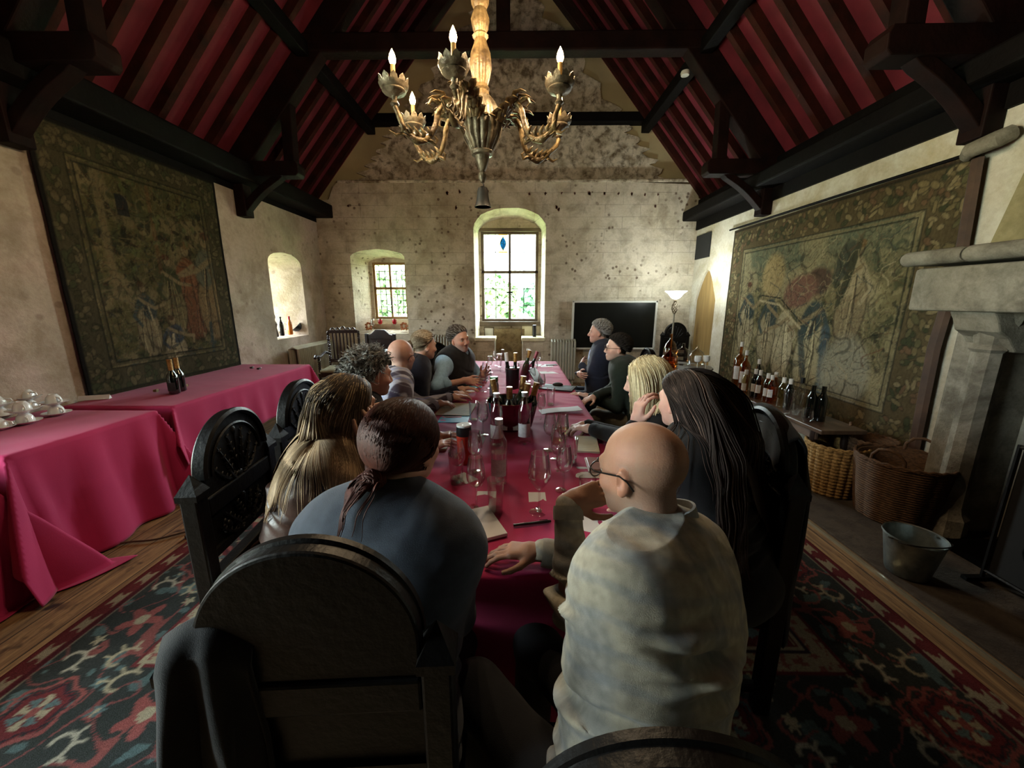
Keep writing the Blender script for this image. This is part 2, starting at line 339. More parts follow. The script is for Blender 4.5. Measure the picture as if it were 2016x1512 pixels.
# roof: crimson boarded slopes carried on rafters
def slope(sgn):
    xa = XC; xb = XC+sgn*3.75; n = 1/math.hypot(1, SL); t = .06
    return [(xa, APX), (xb, roofz(xb)), (xb, roofz(xb)+t/n), (xa, APX+t/n)]
raf = {}
for sgn, nm in ((-1, 'ceiling_left'), (1, 'ceiling_right')):
    o = MB().prism(slope(sgn), -3.4, 7.5).build(nm, MT['crim'], kind='structure', smooth=False)
    y = 7.22
    while y > -3:
        if min(abs(y-t) for t in (5.3, 2.95, .6, -1.75)) > .14:
            a = np.array([XC+sgn*.05, y, APX-.12]); b = np.array([XC+sgn*3.55, y, roofz(XC+sgn*3.55)-.07])
            MB().bar(a, b, .075, .10, up=(0, 0, 1)).build('rafter', MT['raft'], o, smooth=False)
        y -= .335
    MB().bar((XC+sgn*2.36, -3.3, 4.44), (XC+sgn*2.36, 7.4, 4.44), .14, .16).build('purlin', MT['oakb'], o, smooth=False, bevel=.01)
MB().box((-3.47, 2.0, 3.10), (.36, 11, .22)).build('trim_7', MT['oakb'], kind='structure', smooth=False, bevel=.02)
MB().box((3.10, 2.0, 3.0), (.36, 11, .16)).build('trim_8', MT['oakb'], kind='structure', smooth=False, bevel=.02)
MB().box((3.42, 2.0, 3.02), (.5, 11, .5)).build('trim_9', MT['oakb'], kind='structure', smooth=False)
MB().box((-3.82, 2.0, 3.12), (.45, 11, .4)).build('trim_10', MT['oakb'], kind='structure', smooth=False)
def truss(y, label):
    t = thing('roof_truss', label, 'roof truss', (XC, y, 0), group='hammer beam roof trusses')
    for s in (-1, 1):
        MB().bar((s*.05, 0, APX-.28), (s*3.5, 0, roofz(XC+3.5)-.22), .17, .27, up=(0, 0, 1)).build('principal_rafter', MT['oak'], t, smooth=False, bevel=.012)
        e = 2.60 if s < 0 else 2.54; w_ = 3.43 if s < 0 else 3.37
        MB().prism([(s*w_, 3.08), (s*e, 3.08), (s*(e-.03), 3.11), (s*(e-.035), 3.20), (s*(e-.01), 3.25), (s*w_, 3.25)], -.09, .09).build('hammer_beam', MT['oak'], t, smooth=False, bevel=.008)
        MB().box((s*(w_-.07), 0, 2.86), (.13, .16, .5)).build('wall_post', MT['oak'], t, smooth=False, bevel=.01)
        A = []; B = []
        for i in range(9):
            u = i/8; x = (e+.17)+(w_-.10-e-.17)*u; z = 3.10-.46*u**.8+.07*math.sin(PI*u)*(1 if True else 0); A.append((s*x, z)); B.append((s*(x+.075), z+.05))
        MB().prism(A+B[::-1], -.055, .055).build('curved_brace', MT['oak'], t, smooth=False, bevel=.006)
        MB().bar((s*2.68, 0, 3.24), (s*2.64, 0, 4.25), .13, .13, up=(0, 1, 0)).build('hammer_post', MT['oak'], t, smooth=False, bevel=.008)
        MB().bar((s*.1, 0, 5.6), (s*1.0, 0, 4.6), .11, .12).build('strut', MT['oak'], t, smooth=False, bevel=.008)
    c = MB().box((0, 0, 4.51), (5.0, .18, .20)).build('collar_beam', MT['oak'], t, smooth=False, bevel=.02)
    MB().box((0, 0, 5.6), (.16, .14, 2.2)).build('king_post', MT['oak'], t, smooth=False, bevel=.01)
truss(5.3, 'dark oak hammer beam truss crossing behind the lit chandelier'); truss(2.95, 'dark oak truss whose hammer beams end at the left and right edges of the photo')
truss(.6, 'dark oak hammer beam truss high above the photographer')
# ---- windows
def window(name, x0, x1, z0, z1, y, m, nx, nz, trans, fw=.045, glz=MT['pane'], split=True):
    f = MB(); 
    for x in (x0+fw/2, x1-fw/2): f.box((x, y, (z0+z1)/2), (fw, .07, z1-z0))
    for z in (z0+fw/2, z1-fw/2): f.box(((x0+x1)/2, y, z), (x1-x0+.02, .075, fw))
    xm = (x0+x1)/2; f.box((xm, y, (z0+z1)/2), (fw*.9, .07, z1-z0)); f.box((xm, y, trans), (x1-x0, .07, fw))
    o = f.build(name, m, kind='structure', smooth=False, bevel=.005)
    for (a, b, na) in ((x0, xm, nx), (xm, x1, nx)):
        for (c, d, nb) in ((z0, trans, nz[0]), (trans, z1, nz[1])):
            MB().box(((a+b)/2, y+.01, (c+d)/2), (b-a, .004, d-c)).build('pane', glz, o, smooth=False)
            l = MB()
            for i in range(1, na): l.box((a+(b-a)*i/na, y+.01, (c+d)/2), (.013, .014, d-c))
            for i in range(1, nb): l.box(((a+b)/2, y+.01, c+(d-c)*i/nb), (b-a, .014, .013))
            if l.v: l.build('leading', MT['lead'], o, smooth=False)
    return o
w1 = window('window_1', -2.84, -2.17, 1.19, 2.28, 7.86, MT['paleoak'], 3, (5, 3), 1.79)
MB().box((-2.505, 7.80, 1.14), (.80, .06, .10)).build('window_sill', MT['plw'], w1, smooth=False, bevel=.01)
MB().cyl((-2.50, 7.80, 1.30), (-2.50, 7.80, 1.62), .011).build('casement_latch', MT['iron'], w1)
w2 = window('window_2', -.70, .41, 1.14, 2.85, 7.86, MT['greyoak'], 2, (3, 2), 2.10, fw=.055)
MB().box((-.145, 7.80, 1.10), (1.24, .10, .09)).box((-.145, 7.81, 2.87), (1.22, .08, .06)).build('frame_rail', MT['greyoak'], w2, smooth=False, bevel=.008)
MB().bar((-.145, 7.81, 1.70), (-.28, 7.79, 1.58), .012, .012).bar((-.145, 7.81, 1.70), (-.02, 7.79, 1.58), .012, .012).box((-.145, 7.81, 1.71), (.12, .02, .03)).build('casement_latch', MT['iron'], w2, smooth=False)
gb = MB().prism([(-.36, 2.46), (-.28+.0, 2.46), (-.19, 2.46), (-.19, 2.80), (-.36, 2.80)], 7.845, 7.85).build('stained_pane_border', glassmat('amber_glass', (.85, .50, .15), .2, .02), w2, smooth=False)
MB().prism([(-.275+.062*math.sin(a)*(1 if True else 1), 2.63+.135*(2/PI*math.asin(math.cos(a)))) for a in np.linspace(0, 2*PI, 24, endpoint=False)], 7.838, 7.842).build('stained_diamond', glassmat('blue_glass', (.015, .13, .65), .2, .02), w2, smooth=False)
MB().bar((-.275, 7.836, 2.50), (-.275, 7.836, 2.76), .006, .006).bar((-.335, 7.836, 2.63), (-.215, 7.836, 2.63), .006, .006).build('diamond_leading', MT['lead'], w2, smooth=False)
w3 = MB(); 
for yy in (5.86, 6.12, 6.36): w3.box((-4.22, yy, 1.6), (.05, .04, 1.2))
for zz in (1.04, 1.6, 2.15): w3.box((-4.22, 6.1, zz), (.05, .6, .04))
w3 = w3.build('window_3', MT['paleoak'], kind='structure', smooth=False)
MB().box((-4.22, 6.1, 1.6), (.004, .6, 1.15)).build('pane', MT['pane'], w3, smooth=False)
for nm, yc, wd in (('window_4', .35, 1.5),):
    w4 = MB()
    for k in range(4): w4.box((-4.22, yc-wd/2+wd*k/3, 1.7), (.06, .05, 2.2))
    for zz in (.72, 1.7, 2.75): w4.box((-4.22, yc, zz), (.06, wd, .05))
    w4 = w4.build(nm, MT['greyoak'], kind='structure', smooth=False)
    MB().box((-4.22, yc, 1.7), (.004, wd, 2.1)).build('pane', MT['pane'], w4, smooth=False)
# stone seats and boards in the centre recess
for (a, b, zt) in ((-.79, -.42, .80), (.10, .52, .80)):
    MB().box(((a+b)/2, 7.55, zt/2), (b-a, .5, zt)).build('trim_11', MT['plf'], kind='structure', smooth=False, bevel=.02)
    MB().box(((a+b)/2, 7.53, zt+.035), (b-a+.03, .56, .07)).build('trim_12', MT['plw'], kind='structure', smooth=False, bevel=.015)
MB().box((-.16, 7.77, .5), (.62, .08, 1.0)).build('trim_13', MT['rubble'], kind='structure', smooth=False)
for px0, px1, py0, py1, lb in ((954, 972, 644, 676, 'small pale framed panel leaning left of centre below the tall window'), (1027, 1048, 640, 676, 'pale wooden board with dark stain below the tall window')):
    a = aty(px0, py0, 7.74); b = aty(px1, py1, 7.74)
    t = thing('leaning_board', lb, 'board', ((a[0]+b[0])/2, 7.745, b[2])); h = a[2]-b[2]; wd = b[0]-a[0]
    MB().box((0, 0, h/2), (wd, .02, h)).build('board', MT['white'] if px0 < 1000 else MT['cream'], t, smooth=False)
    MB().box((0, -.012, h-.01), (wd+.02, .02, .02)).box((wd/2, -.012, h/2), (.018, .02, h)).box((-wd/2, -.012, h/2), (.018, .02, h)).build('frame', MT['greyoak'], t, smooth=False)
# ---- fireplace
t = thing('fireplace', 'massive grey stone fireplace with tapering hood on the right wall', 'fireplace', (3.0, 1.3, 0))
def ft(mb, nm, m, **k): return mb.build(nm, m, t, off=(3.0, 1.3, 0), **k)
lin = MB()
for a, b in ((2.75, 2.02), (2.01, 1.2), (1.19, .3), (.29, -.1)): lin.box(((2.7+3.22)/2, (a+b)/2, 1.622), (.52, a-b, .275))
ft(lin, 'lintel', MT['stone'], smooth=False, bevel=.02)
sh = MB(); 
for a, b in ((2.83, 2.46), (2.452, 1.3), (1.29, -.15)): sh.tube([(2.70, a, 1.825), (2.70, a-.02, 1.825), (2.70, b+.02, 1.825), (2.70, b, 1.825)], [.038, .048, .048, .04], 12).box((2.96, (a+b)/2, 1.825), (.50, a-b, .085))
ft(sh, 'mantel_shelf', MT['stone'], sharp=50)
hd = MB().add([(2.80, 2.44, 1.87), (2.80, -.1, 1.87), (3.22, -.1, 1.87), (3.22, 2.50, 1.87), (3.02, 2.40, 3.0), (3.02, .1, 3.0), (3.22, .1, 3.0), (3.22, 2.45, 3.0)], [(0, 1, 2, 3), (4, 7, 6, 5), (0, 4, 5, 1), (1, 5, 6, 2), (2, 6, 7, 3), (3, 7, 4, 0)])
ft(hd, 'chimney_hood', MT['hood'], smooth=False)
for s, yj in ((1, 2.42), (-1, .12)):
    ft(MB().box((3.06, yj+.06*s, .745), (.34, .22, 1.46)), 'jamb', MT['stone'], smooth=False, bevel=.03)
    ft(MB().lathe([(.11, 0), (.11, .12), (.085, .16), (.075, .2), (.072, 1.22), (.09, 1.24), (.07, 1.27), (.08, 1.33), (.12, 1.4), (.13, 1.46)], (2.90, yj-.03*s, .02), 8), 'engaged_column', MT['stone'], sharp=30)
    ft(MB().prism([(2.74, 1.485), (3.1, 1.485), (3.1, 1.24), (2.92, 1.25), (2.86, 1.33), (2.80, 1.37), (2.77, 1.44)], yj-.14, yj+.10), 'corbel', MT['stone'], smooth=False, bevel=.01)
ft(MB().box((3.35, 1.3, .02), (1.25, 1.9, .06)), 'hearth_slab', MT['soot'], smooth=False)
ft(MB().box((4.03, 1.3, .78), (.03, 1.93, 1.48)).box((3.64, .335, .78), (.8, .02, 1.48)).box((3.64, 2.265, .78), (.8, .02, 1.48)).box((3.64, 1.3, 1.515), (.8, 1.93, .02)), 'soot_lining', MT['soot'], smooth=False)
MB().tube([(3.16, 2.78, 2.60), (3.10, 2.80, 2.57), (3.08, 2.93, 2.55), (3.14, 3.0, 2.54)], [.05, .055, .05, .04], 10).build('trim_14', MT['stone'], kind='structure')
# fire screen of scrolled iron
t = thing('fire_screen', 'black scrolled iron fire screen before the dark hearth', 'fire screen', (2.62, 1.50, .016))
fr = MB()
for yy in (-.42, .42): fr.tube([(0, yy, 0), (0, yy, .80)], .011, 6)
for zz in (.06, .79): fr.tube([(0, -.42, zz), (0, .42, zz)], .010, 6)
fr.build('frame', MT['iron'], t)
for (yc, zc, s) in [(-.2, .25, 1), (.2, .25, -1), (-.2, .62, -1), (.2, .62, 1)]:
    pts = [(0, yc+s*(.17-.013*k)*math.cos(k*.5), zc+(.17-.013*k)*math.sin(k*.5)) for k in range(13)]
    MB().tube(pts, .007, 6).build('scroll', MT['iron'], t)
[MB().box((0, yy, .01), (.2, .03, .02)).build('foot', MT['iron'], t, smooth=False) for yy in (-.42, .42)]
MB().box((.012, 0, .42), (.003, .82, .72)).build('mesh_panel', mat('sooty_mesh', '100e0c', '0a0908', 60, .8), t, smooth=False)
# black vent panel, small round smoke detector
tag(MB().box((3.195, 7.0, 2.465), (.03, .52, .40)).build('vent_panel', mat('black_grille', '0f0f0f', '161616', 90, .8, bmp=.5, bsc=200), smooth=False, bevel=.006), 'square black grille panel high on the right wall by the far corner', 'vent')
q = aty(1349, 144, 5.2)
tag(MB().lathe([(0, -.03), (.045, -.025), (.052, 0), (.045, .02), (0, .025)], q, 20).build('round_sensor', MT['white']), 'small round white sensor on the right end of roof truss', 'sensor')
# ---- outside: grass and trees seen through the panes
tag(MB().box((0, 30, -1.62), (90, 60, .2)).build('lawn', mat('bright_grass', '8b9c70', '768a5c', 2, .9, kind='Object'), smooth=False), 'green lawn outside beyond the far windows', 'lawn')['kind'] = 'stuff'
def tree(x, y, h, r, c1_, lab):
    t = thing('garden_tree', lab, 'tree', (x, y, -1.52), group='trees beyond the far windows')
    MB().tube([(0, 0, 0), (.1, 0, h*.5), (0, .1, h*.9)], [.22, .15, .05], 8).build('trunk', MT['woodb'], t)
    g = np.random.default_rng(int(abs(x*10)+y)); n = 2600; U = g.normal(size=(n, 3)); U /= np.linalg.norm(U, axis=1)[:, None]
    R_ = r*(.55+.45*g.random(n)**.5)*(1+.25*noise3(U*2.2+x)); Cn = U*R_[:, None]*np.array([1, .8, .9])+np.array([0, 0, h])
    a = g.normal(size=(n, 3)); a /= np.linalg.norm(a, axis=1)[:, None]; b = np.cross(a, U); b /= np.linalg.norm(b, axis=1)[:, None]+1e-9; s = .13
    V = np.stack([Cn-a*s-b*s*.6, Cn+a*s-b*s*.6, Cn+a*s+b*s*.6, Cn-a*s+b*s*.6], 1).reshape(-1, 3)
    link('foliage', npmesh('foliage', V, np.arange(4*n).reshape(-1, 4), c1_, False), t)
gm = [mat('leaf_green_a', '4f7040', '7a9a62', 1.5, .8), mat('leaf_green_b', '446b50', '6b9577', 1.5, .8)]
for i, (x, y, h, r, lb) in enumerate([(-6.6, 17, 3.2, 2.0, 'bushy green tree seen through the left pane column of the small window'), (-4.3, 23, 3.0, 2.2, 'round green tree behind the small window'), (-1.4, 18, 2.9, 1.5, 'blue green tree at left of the tall window'), (1.6, 19, 3.2, 1.4, 'green tree at right of the tall window'), (-13, 13, 4, 2.8, 'broad green tree outside the left wall')]):
    tree(x, y, h, r, gm[i % 2], lb)

r = random.Random(12); mb = MB()
for px, py in [(1042, 382), (1074, 381), (1106, 380), (1132, 381), (1160, 381), (1190, 381), (1218, 381), (1244, 382), (1270, 383), (1296, 382), (686, 405), (898, 409), (1096, 408), (1100, 412), (1290, 406), (960, 378), (905, 377), (880, 380)]:
    q = aty(px, py, 7.294); s_ = r.uniform(.018, .034)
    for _ in range(3): mb.prism([(q[0]+r.uniform(-.4, .4)*s_+s_*.8*math.cos(k*1.05+.3)*r.uniform(.4, 1.1), q[2]+r.uniform(-.5, .5)*s_+s_*1.2*math.sin(k*1.05+.3)*r.uniform(.5, 1.1)) for k in range(6)], 7.294, 7.302)
mb.build('trim_15', mat('faded_red_wall_paint', '74544a', '6a4438', 30, .9), kind='structure', smooth=False)
# ================================================================== FURNITURE
def carved_chair(label, loc, rz, group='carved high-back chairs', carve=True, H=1.14):
    """front of the seat faces local +y, back at y = 0"""
    t = thing('carved_chair', label, 'chair', loc, rz, group)
    W, D, SH = .50, .46, .46; m = MT['wood']; hz = H-.22
    for s in (-1, 1):
        st = MB().box((s*(W/2-.028), 0, hz/2), (.056, .055, hz)).build('stile', m, t, smooth=False, bevel=.006)
        MB().add([(s*(W/2-.028)+a*.034, b*.034, hz) for a, b in ((-1, -1), (1, -1), (1, 1), (-1, 1))]+[(s*(W/2-.028), 0, hz+.065)]+[(s*(W/2-.028)+a*.034, b*.034, hz-.02) for a, b in ((-1, -1), (1, -1), (1, 1), (-1, 1))], [(0, 1, 4), (1, 2, 4), (2, 3, 4), (3, 0, 4), (5, 6, 1, 0), (6, 7, 2, 1), (7, 8, 3, 2), (8, 5, 0, 3), (8, 7, 6, 5)]).build('finial', m, st, smooth=False)
        MB().lathe([(.026, 0), (.03, .05), (.018, .07), (.024, .12), (.03, .2), (.02, .27), (.028, .3), (.03, .36), (.03, .43)], (s*(W/2-.03), D-.03, 0), 12).build('leg', m, t)
        MB().bar((s*(W/2-.03), 0, .1), (s*(W/2-.03), D-.03, .1), .03, .035).build('stretcher', m, t, smooth=False, bevel=.004)
    MB().bar((-W/2+.03, D-.03, .16), (W/2-.03, D-.03, .16), .03, .035).build('stretcher', m, t, smooth=False, bevel=.004)
    MB().box((0, D/2, SH-.015), (W, D+.05, .04)).build('seat', m, t, smooth=False, bevel=.012)
    MB().box((0, D/2, SH-.07), (W-.08, D-.06, .08)).build('seat_rail', m, t, smooth=False)
    iw = W-.112
    A = [(-iw/2, hz-.04)]; 
    for i in range(41):
        a = PI*(1-i/40); A.append((iw/2*math.cos(a), hz+.03+(H-hz-.03)*math.sin(a)))
    A.append((iw/2, hz-.04))
    cr_ = MB().prism(A, -.018, .018).build('crest_panel', m, t, smooth=False, bevel=.006)
    arc = [(iw/2*.96*math.cos(PI*i/40), .02, hz+.03+(H-hz-.035)*math.sin(PI*i/40)) for i in range(41)]
    MB().tube(arc, .013, 6).tube([(p_[0]*.78, .02, hz+(p_[2]-hz)*.78) for p_ in arc], .006, 5).build('arch_moulding', m, cr_)
    for z, h in ((hz-.075, .07), (.56, .06)): MB().box((0, 0, z), (iw, .05, h)).build('rail', m, t, smooth=False, bevel=.006)
    lp = MB().box((0, -.002, (hz-.11+.66)/2), (iw, .022, hz-.11-.66)).build('lower_panel', m, t, smooth=False)
    MB().box((0, 0, .67), (iw, .045, .03)).build('rail', m, t, smooth=False)
    if carve:
        def leafy(z0, hgt, par, seed):
            c = MB(); r = random.Random(seed)
            for s in (-1, 1):
                for k, (bx, tx, tz) in enumerate([(.01, .05, 1.0), (.03, .11, .82), (.04, .15, .5), (.02, .08, .55)]):
                    pts = [(s*(bx+(tx-bx)*u**1.3), .014+.006*math.sin(PI*u), z0+hgt*(tz*u)*.95-.015*math.sin(PI*u)*k) for u in np.linspace(0, 1, 7)]
                    c.tube(pts, [.004, .007, .008, .007, .006, .005, .002], 5)
                    for u in (.35, .5, .65, .8, .95):
                        i = int(u*6); q = np.array(pts[i]); d = np.array([s*.02, .003, .014])*(1.15-u*.5)
                        c.tube([q, q+d*.6, q+d+np.array([0, -.002, -.006])], [.0055, .005, .001], 5)
                        d[0] *= -.7; c.tube([q, q+d*.6, q+d], [.005, .004, .001], 5)
            c.tube([(0, .016, z0), (0, .018, z0+hgt*.85)], [.006, .004], 6); c.ell((0, .016, z0+hgt*.86), (.014, .008, .018)); c.ell((0, .012, z0), (.03, .012, .015))
            c.build('carved_leaves', m, par)
        leafy(hz-.03, H-hz-.02, cr_, 1); leafy(.69, hz-.11-.69, lp, 2)
        for x, r0 in [(.1, .035), (-.1, .035)]:
            c = MB()
            for k in range(7): c.ell((x+r0*.6*math.cos(k*2*PI/7), .012, .73+r0*.6*math.sin(k*2*PI/7)), (.013, .007, .013), n=8, m=5)
            c.ell((x, .014, .73), (.016, .01, .016), n=8, m=5); c.build('carved_rosette', m, lp)
    return t
CHL = carved_chair('arched black oak chair, leaf carving in full view beside the long haired woman at left', (-1.10, 1.38, .006), -PI/2+.10)
dup(CHL, (-1.14, 1.93, .006), -PI/2+.05, 'arched carved chair back showing just behind the long hair of the woman at left')
dup(CHL, (-.365, .57, .006), .06, 'black arched chair in the left foreground with a coat over its corner')
dup(CHL, (.20, .345, .006), -.06, 'black arched chair behind the bald man in the checked overshirt').scale = (1, 1, .905)
dup(CHL, (.97, 1.42, .006), PI/2-.15, 'arched dark chair behind the woman with long dark hair')
dup(CHL, (-1.18, 2.60, .006), -PI/2, 'carved chair of the bald man in the plaid shirt')
dup(CHL, (-1.12, 3.20, .006), -PI/2, 'carved chair of the woman with tied-back hair')
dup(CHL, (-.86, 3.86, .006), -PI+.5, 'carved chair behind the man in the black sleeveless vest')
dup(CHL, (1.15, 3.33, .006), PI/2, 'carved chair of the man in the dark green jacket')
dup(CHL, (.98, 4.30, .006), PI/2+.35, 'openwork carved chair of the grey haired man by the white framed screen', )
dup(CHL, (1.02, 1.95, .006), PI/2, 'carved chair of the blonde woman')
dup(CHL, (2.83, 6.95, .03), PI, 'dark carved chair standing by the floor lamp in the far right corner')
# barley twist chair, slatted back
def twist(mb, x, y, z0, z1, r=.02, n=9):
    P = []; k = 36
    for ph in (0, PI):
        pts = [(x+.010*math.cos(ph+2*PI*n*i/k), y+.010*math.sin(ph+2*PI*n*i/k), z0+(z1-z0)*i/k) for i in range(k+1)]; mb.tube(pts, r*.72, 6)
t = thing('slat_back_chair', 'tall barley twist armchair with slatted back and pale seat by the left radiator', 'chair', (-2.86, 6.32, .0), rad(-172))
m = MT['woodb']
for s in (-1, 1):
    q = MB(); twist(q, s*.24, 0, .48, 1.06); q.build('twisted_post', m, t)
    MB().lathe([(.028, 0), (.03, .1), (.02, .14), (.03, .22), (.02, .38), (.03, .46)], (s*.24, .0, 0), 10).build('leg', m, t)
    MB().lathe([(.028, 0), (.03, .1), (.02, .14), (.03, .22), (.02, .38), (.03, .44)], (s*.26, .46, 0), 10).build('leg', m, t)
    MB().tube([(s*.24, 0, .70), (s*.26, .15, .74), (s*.28, .34, .69), (s*.29, .48, .71), (s*.29, .52, .69)], [.02, .02, .024, .028, .02], 8).build('arm_rest', m, t)
    q = MB(); twist(q, s*.27, .42, .46, .70, .018, 4); q.build('arm_support', m, t)
c = MB()
for i in range(5): c.tube([(-.16+.08*i+.03*math.cos(a), 0, 1.08+.035*math.sin(a)+(.02 if i == 2 else 0)) for a in np.linspace(0, 5, 9)], .012, 6)
c.box((0, 0, 1.055), (.46, .035, .05)).build('carved_crest', m, t)
for i in range(7): MB().box((-.165+.055*i, 0, .82), (.022, .02, .46)).build('slat', mat('pale_cane', '6d6455', '5a5245', 9, .6) if i % 1 else MT['woodb'], t, smooth=False, bevel=.003)
MB().box((0, 0, .58), (.46, .035, .05)).build('rail', m, t, smooth=False)
MB().box((0, .23, .475), (.52, .50, .05)).build('seat', mat('pale_seat_fabric', '8f8a70', '7c775f', 6, .9), t, bevel=.02)
MB().box((0, .23, .42), (.50, .48, .07)).build('seat_rail', m, t, smooth=False)
t = thing('panel_back_chair', 'carved panel back armchair with scrolled arms under the small window', 'chair', (-2.33, 6.55, 0), rad(172))
for s in (-1, 1):
    MB().box((s*.25, 0, .5), (.05, .05, 1.0)).build('stile', m, t, smooth=False, bevel=.006)
    MB().box((s*.27, .46, .22), (.045, .045, .44)).build('leg', m, t, smooth=False, bevel=.006)
    MB().tube([(s*.25, 0, .74), (s*.27, .15, .77), (s*.29, .36, .70), (s*.30, .54, .72)], [.02, .022, .022, .026], 8).build('arm_rest', m, t)
    MB().lathe([(.022, 0), (.015, .08), (.024, .16), (.018, .26)], (s*.28, .44, .46), 10).build('arm_support', m, t)
pn = MB().prism([(-.22, .52), (.22, .52), (.22, .98), (.16, 1.0), (.08, 1.07), (-.08, 1.07), (-.16, 1.0), (-.22, .98)], -.015, .015).build('back_panel', m, t, smooth=False, bevel=.006)
c = MB()
for k in range(8): a = k*PI/4; c.ell((.07*math.cos(a), .016, .74+.07*math.sin(a)), (.045, .008, .014), np.array([[math.cos(a), 0, -math.sin(a)], [0, 1, 0], [math.sin(a), 0, math.cos(a)]]), 8, 5)
c.tube([(-.2, .018, .92), (.2, .018, .92)], .01, 5).build('carved_leaves', m, pn)
MB().box((0, .23, .46), (.54, .50, .05)).build('seat', m, t, smooth=False, bevel=.01)
# radiators
def radiator(label, loc, rz, n, h=.74, z0=.08):
    t = thing('column_radiator', label, 'radiator', loc, rz)
    for k in range(n):
        x = (k-(n-1)/2)*.052; MB().tube([(x, -.075, z0+.04), (x, -.08, z0+h*.5), (x, -.075, z0+h-.03), (x, 0, z0+h), (x, .06, z0+h-.03), (x, .065, z0+.04), (x, 0, z0), (x, -.075, z0+.04)], .021, 6).build('radiator_column', MT['radi'], t)
    for s in (-1, 1): MB().box((s*(n-2)*.026, 0, z0/2), (.03, .1, z0)).build('foot', MT['radi'], t, smooth=False)
    return t
radiator('ribbed cream radiator on the left wall beneath the niche', (-3.47, 6.5, 0), PI/2, 24, .76)
radiator('cream radiator on the far wall left of the tall window', (-1.42, 7.16, 0), 0, 20, .84)
radiator('cream radiator right of the tall window beside the screen', (.86, 7.16, 0), 0, 9, .76)
# screen on the far wall
a = aty(1127, 592, 7.2); b = aty(1287, 688, 7.2)
t = thing('wall_screen', 'large dark flat screen in a white frame on the far wall', 'screen', ((a[0]+b[0])/2, 7.2, (a[2]+b[2])/2)); wd, h = b[0]-a[0], a[2]-b[2]
MB().box((0, .04, 0), (wd*.9, .08, h*.9)).build('housing', MT['blackp'], t, smooth=False)
MB().box((0, -.012, 0), (wd-.06, .02, h-.06)).build('screen_glass', MT['screen'], t, smooth=False)
f = MB()
for s in (-1, 1): f.box((s*(wd/2-.018), -.012, 0), (.036, .05, h)).box((0, -.012, s*(h/2-.018)), (wd, .05, .036))
f.build('frame', MT['white'], t, smooth=False, bevel=.008)
# floor lamp
lx, ly = atz(1318, 735, .35)[:2]; lx, ly = 2.52, 6.3
t = thing('floor_lamp', 'slim torch floor lamp with lit white glass bowl and twisted cage stem', 'lamp', (lx, ly, .0))
MB().lathe([(.14, 0), (.14, .02), (.05, .04), (.02, .07), (.015, .1)], (0, 0, .015), 24).build('base', MT['gold2'], t)
MB().cyl((0, 0, .05), (0, 0, 1.36), .013).build('pole', mat('silvery_pole', '9a968c', '807c72', 5, .4, metal=.6), t)
c = MB()
for k in range(6): c.tube([((.008+.038*math.sin(PI*u))*math.cos(k*PI/3+4*u), (.008+.038*math.sin(PI*u))*math.sin(k*PI/3+4*u), 1.34+.20*u) for u in np.linspace(0, 1, 12)], .006, 5)
c.build('twisted_cage', MT['gold2'], t)
MB().lathe([(.015, 1.53), (.025, 1.54), (.02, 1.58)], (0, 0, 0), 16).build('collar', MT['gold2'], t)
m, nt, p = nodes('lit_glass_bowl'); p.inputs['Base Color'].default_value = (.9, .92, .9, 1); p.inputs['Emission Color'].default_value = (.93, 1, .96, 1); p.inputs['Emission Strength'].default_value = 3.5
MB().lathe([(.02, 1.575), (.06, 1.59), (.085, 1.62), (.115, 1.66), (.155, 1.69), (.165, 1.70), (.158, 1.70), (.11, 1.67), (.08, 1.63), (.055, 1.60), (.0, 1.592)], (0, 0, 0), 32).build('lamp_shade', m, t)
l = lamp('torch_bulb', (lx, ly, 1.76), 6, (.88, 1, .95), .06)
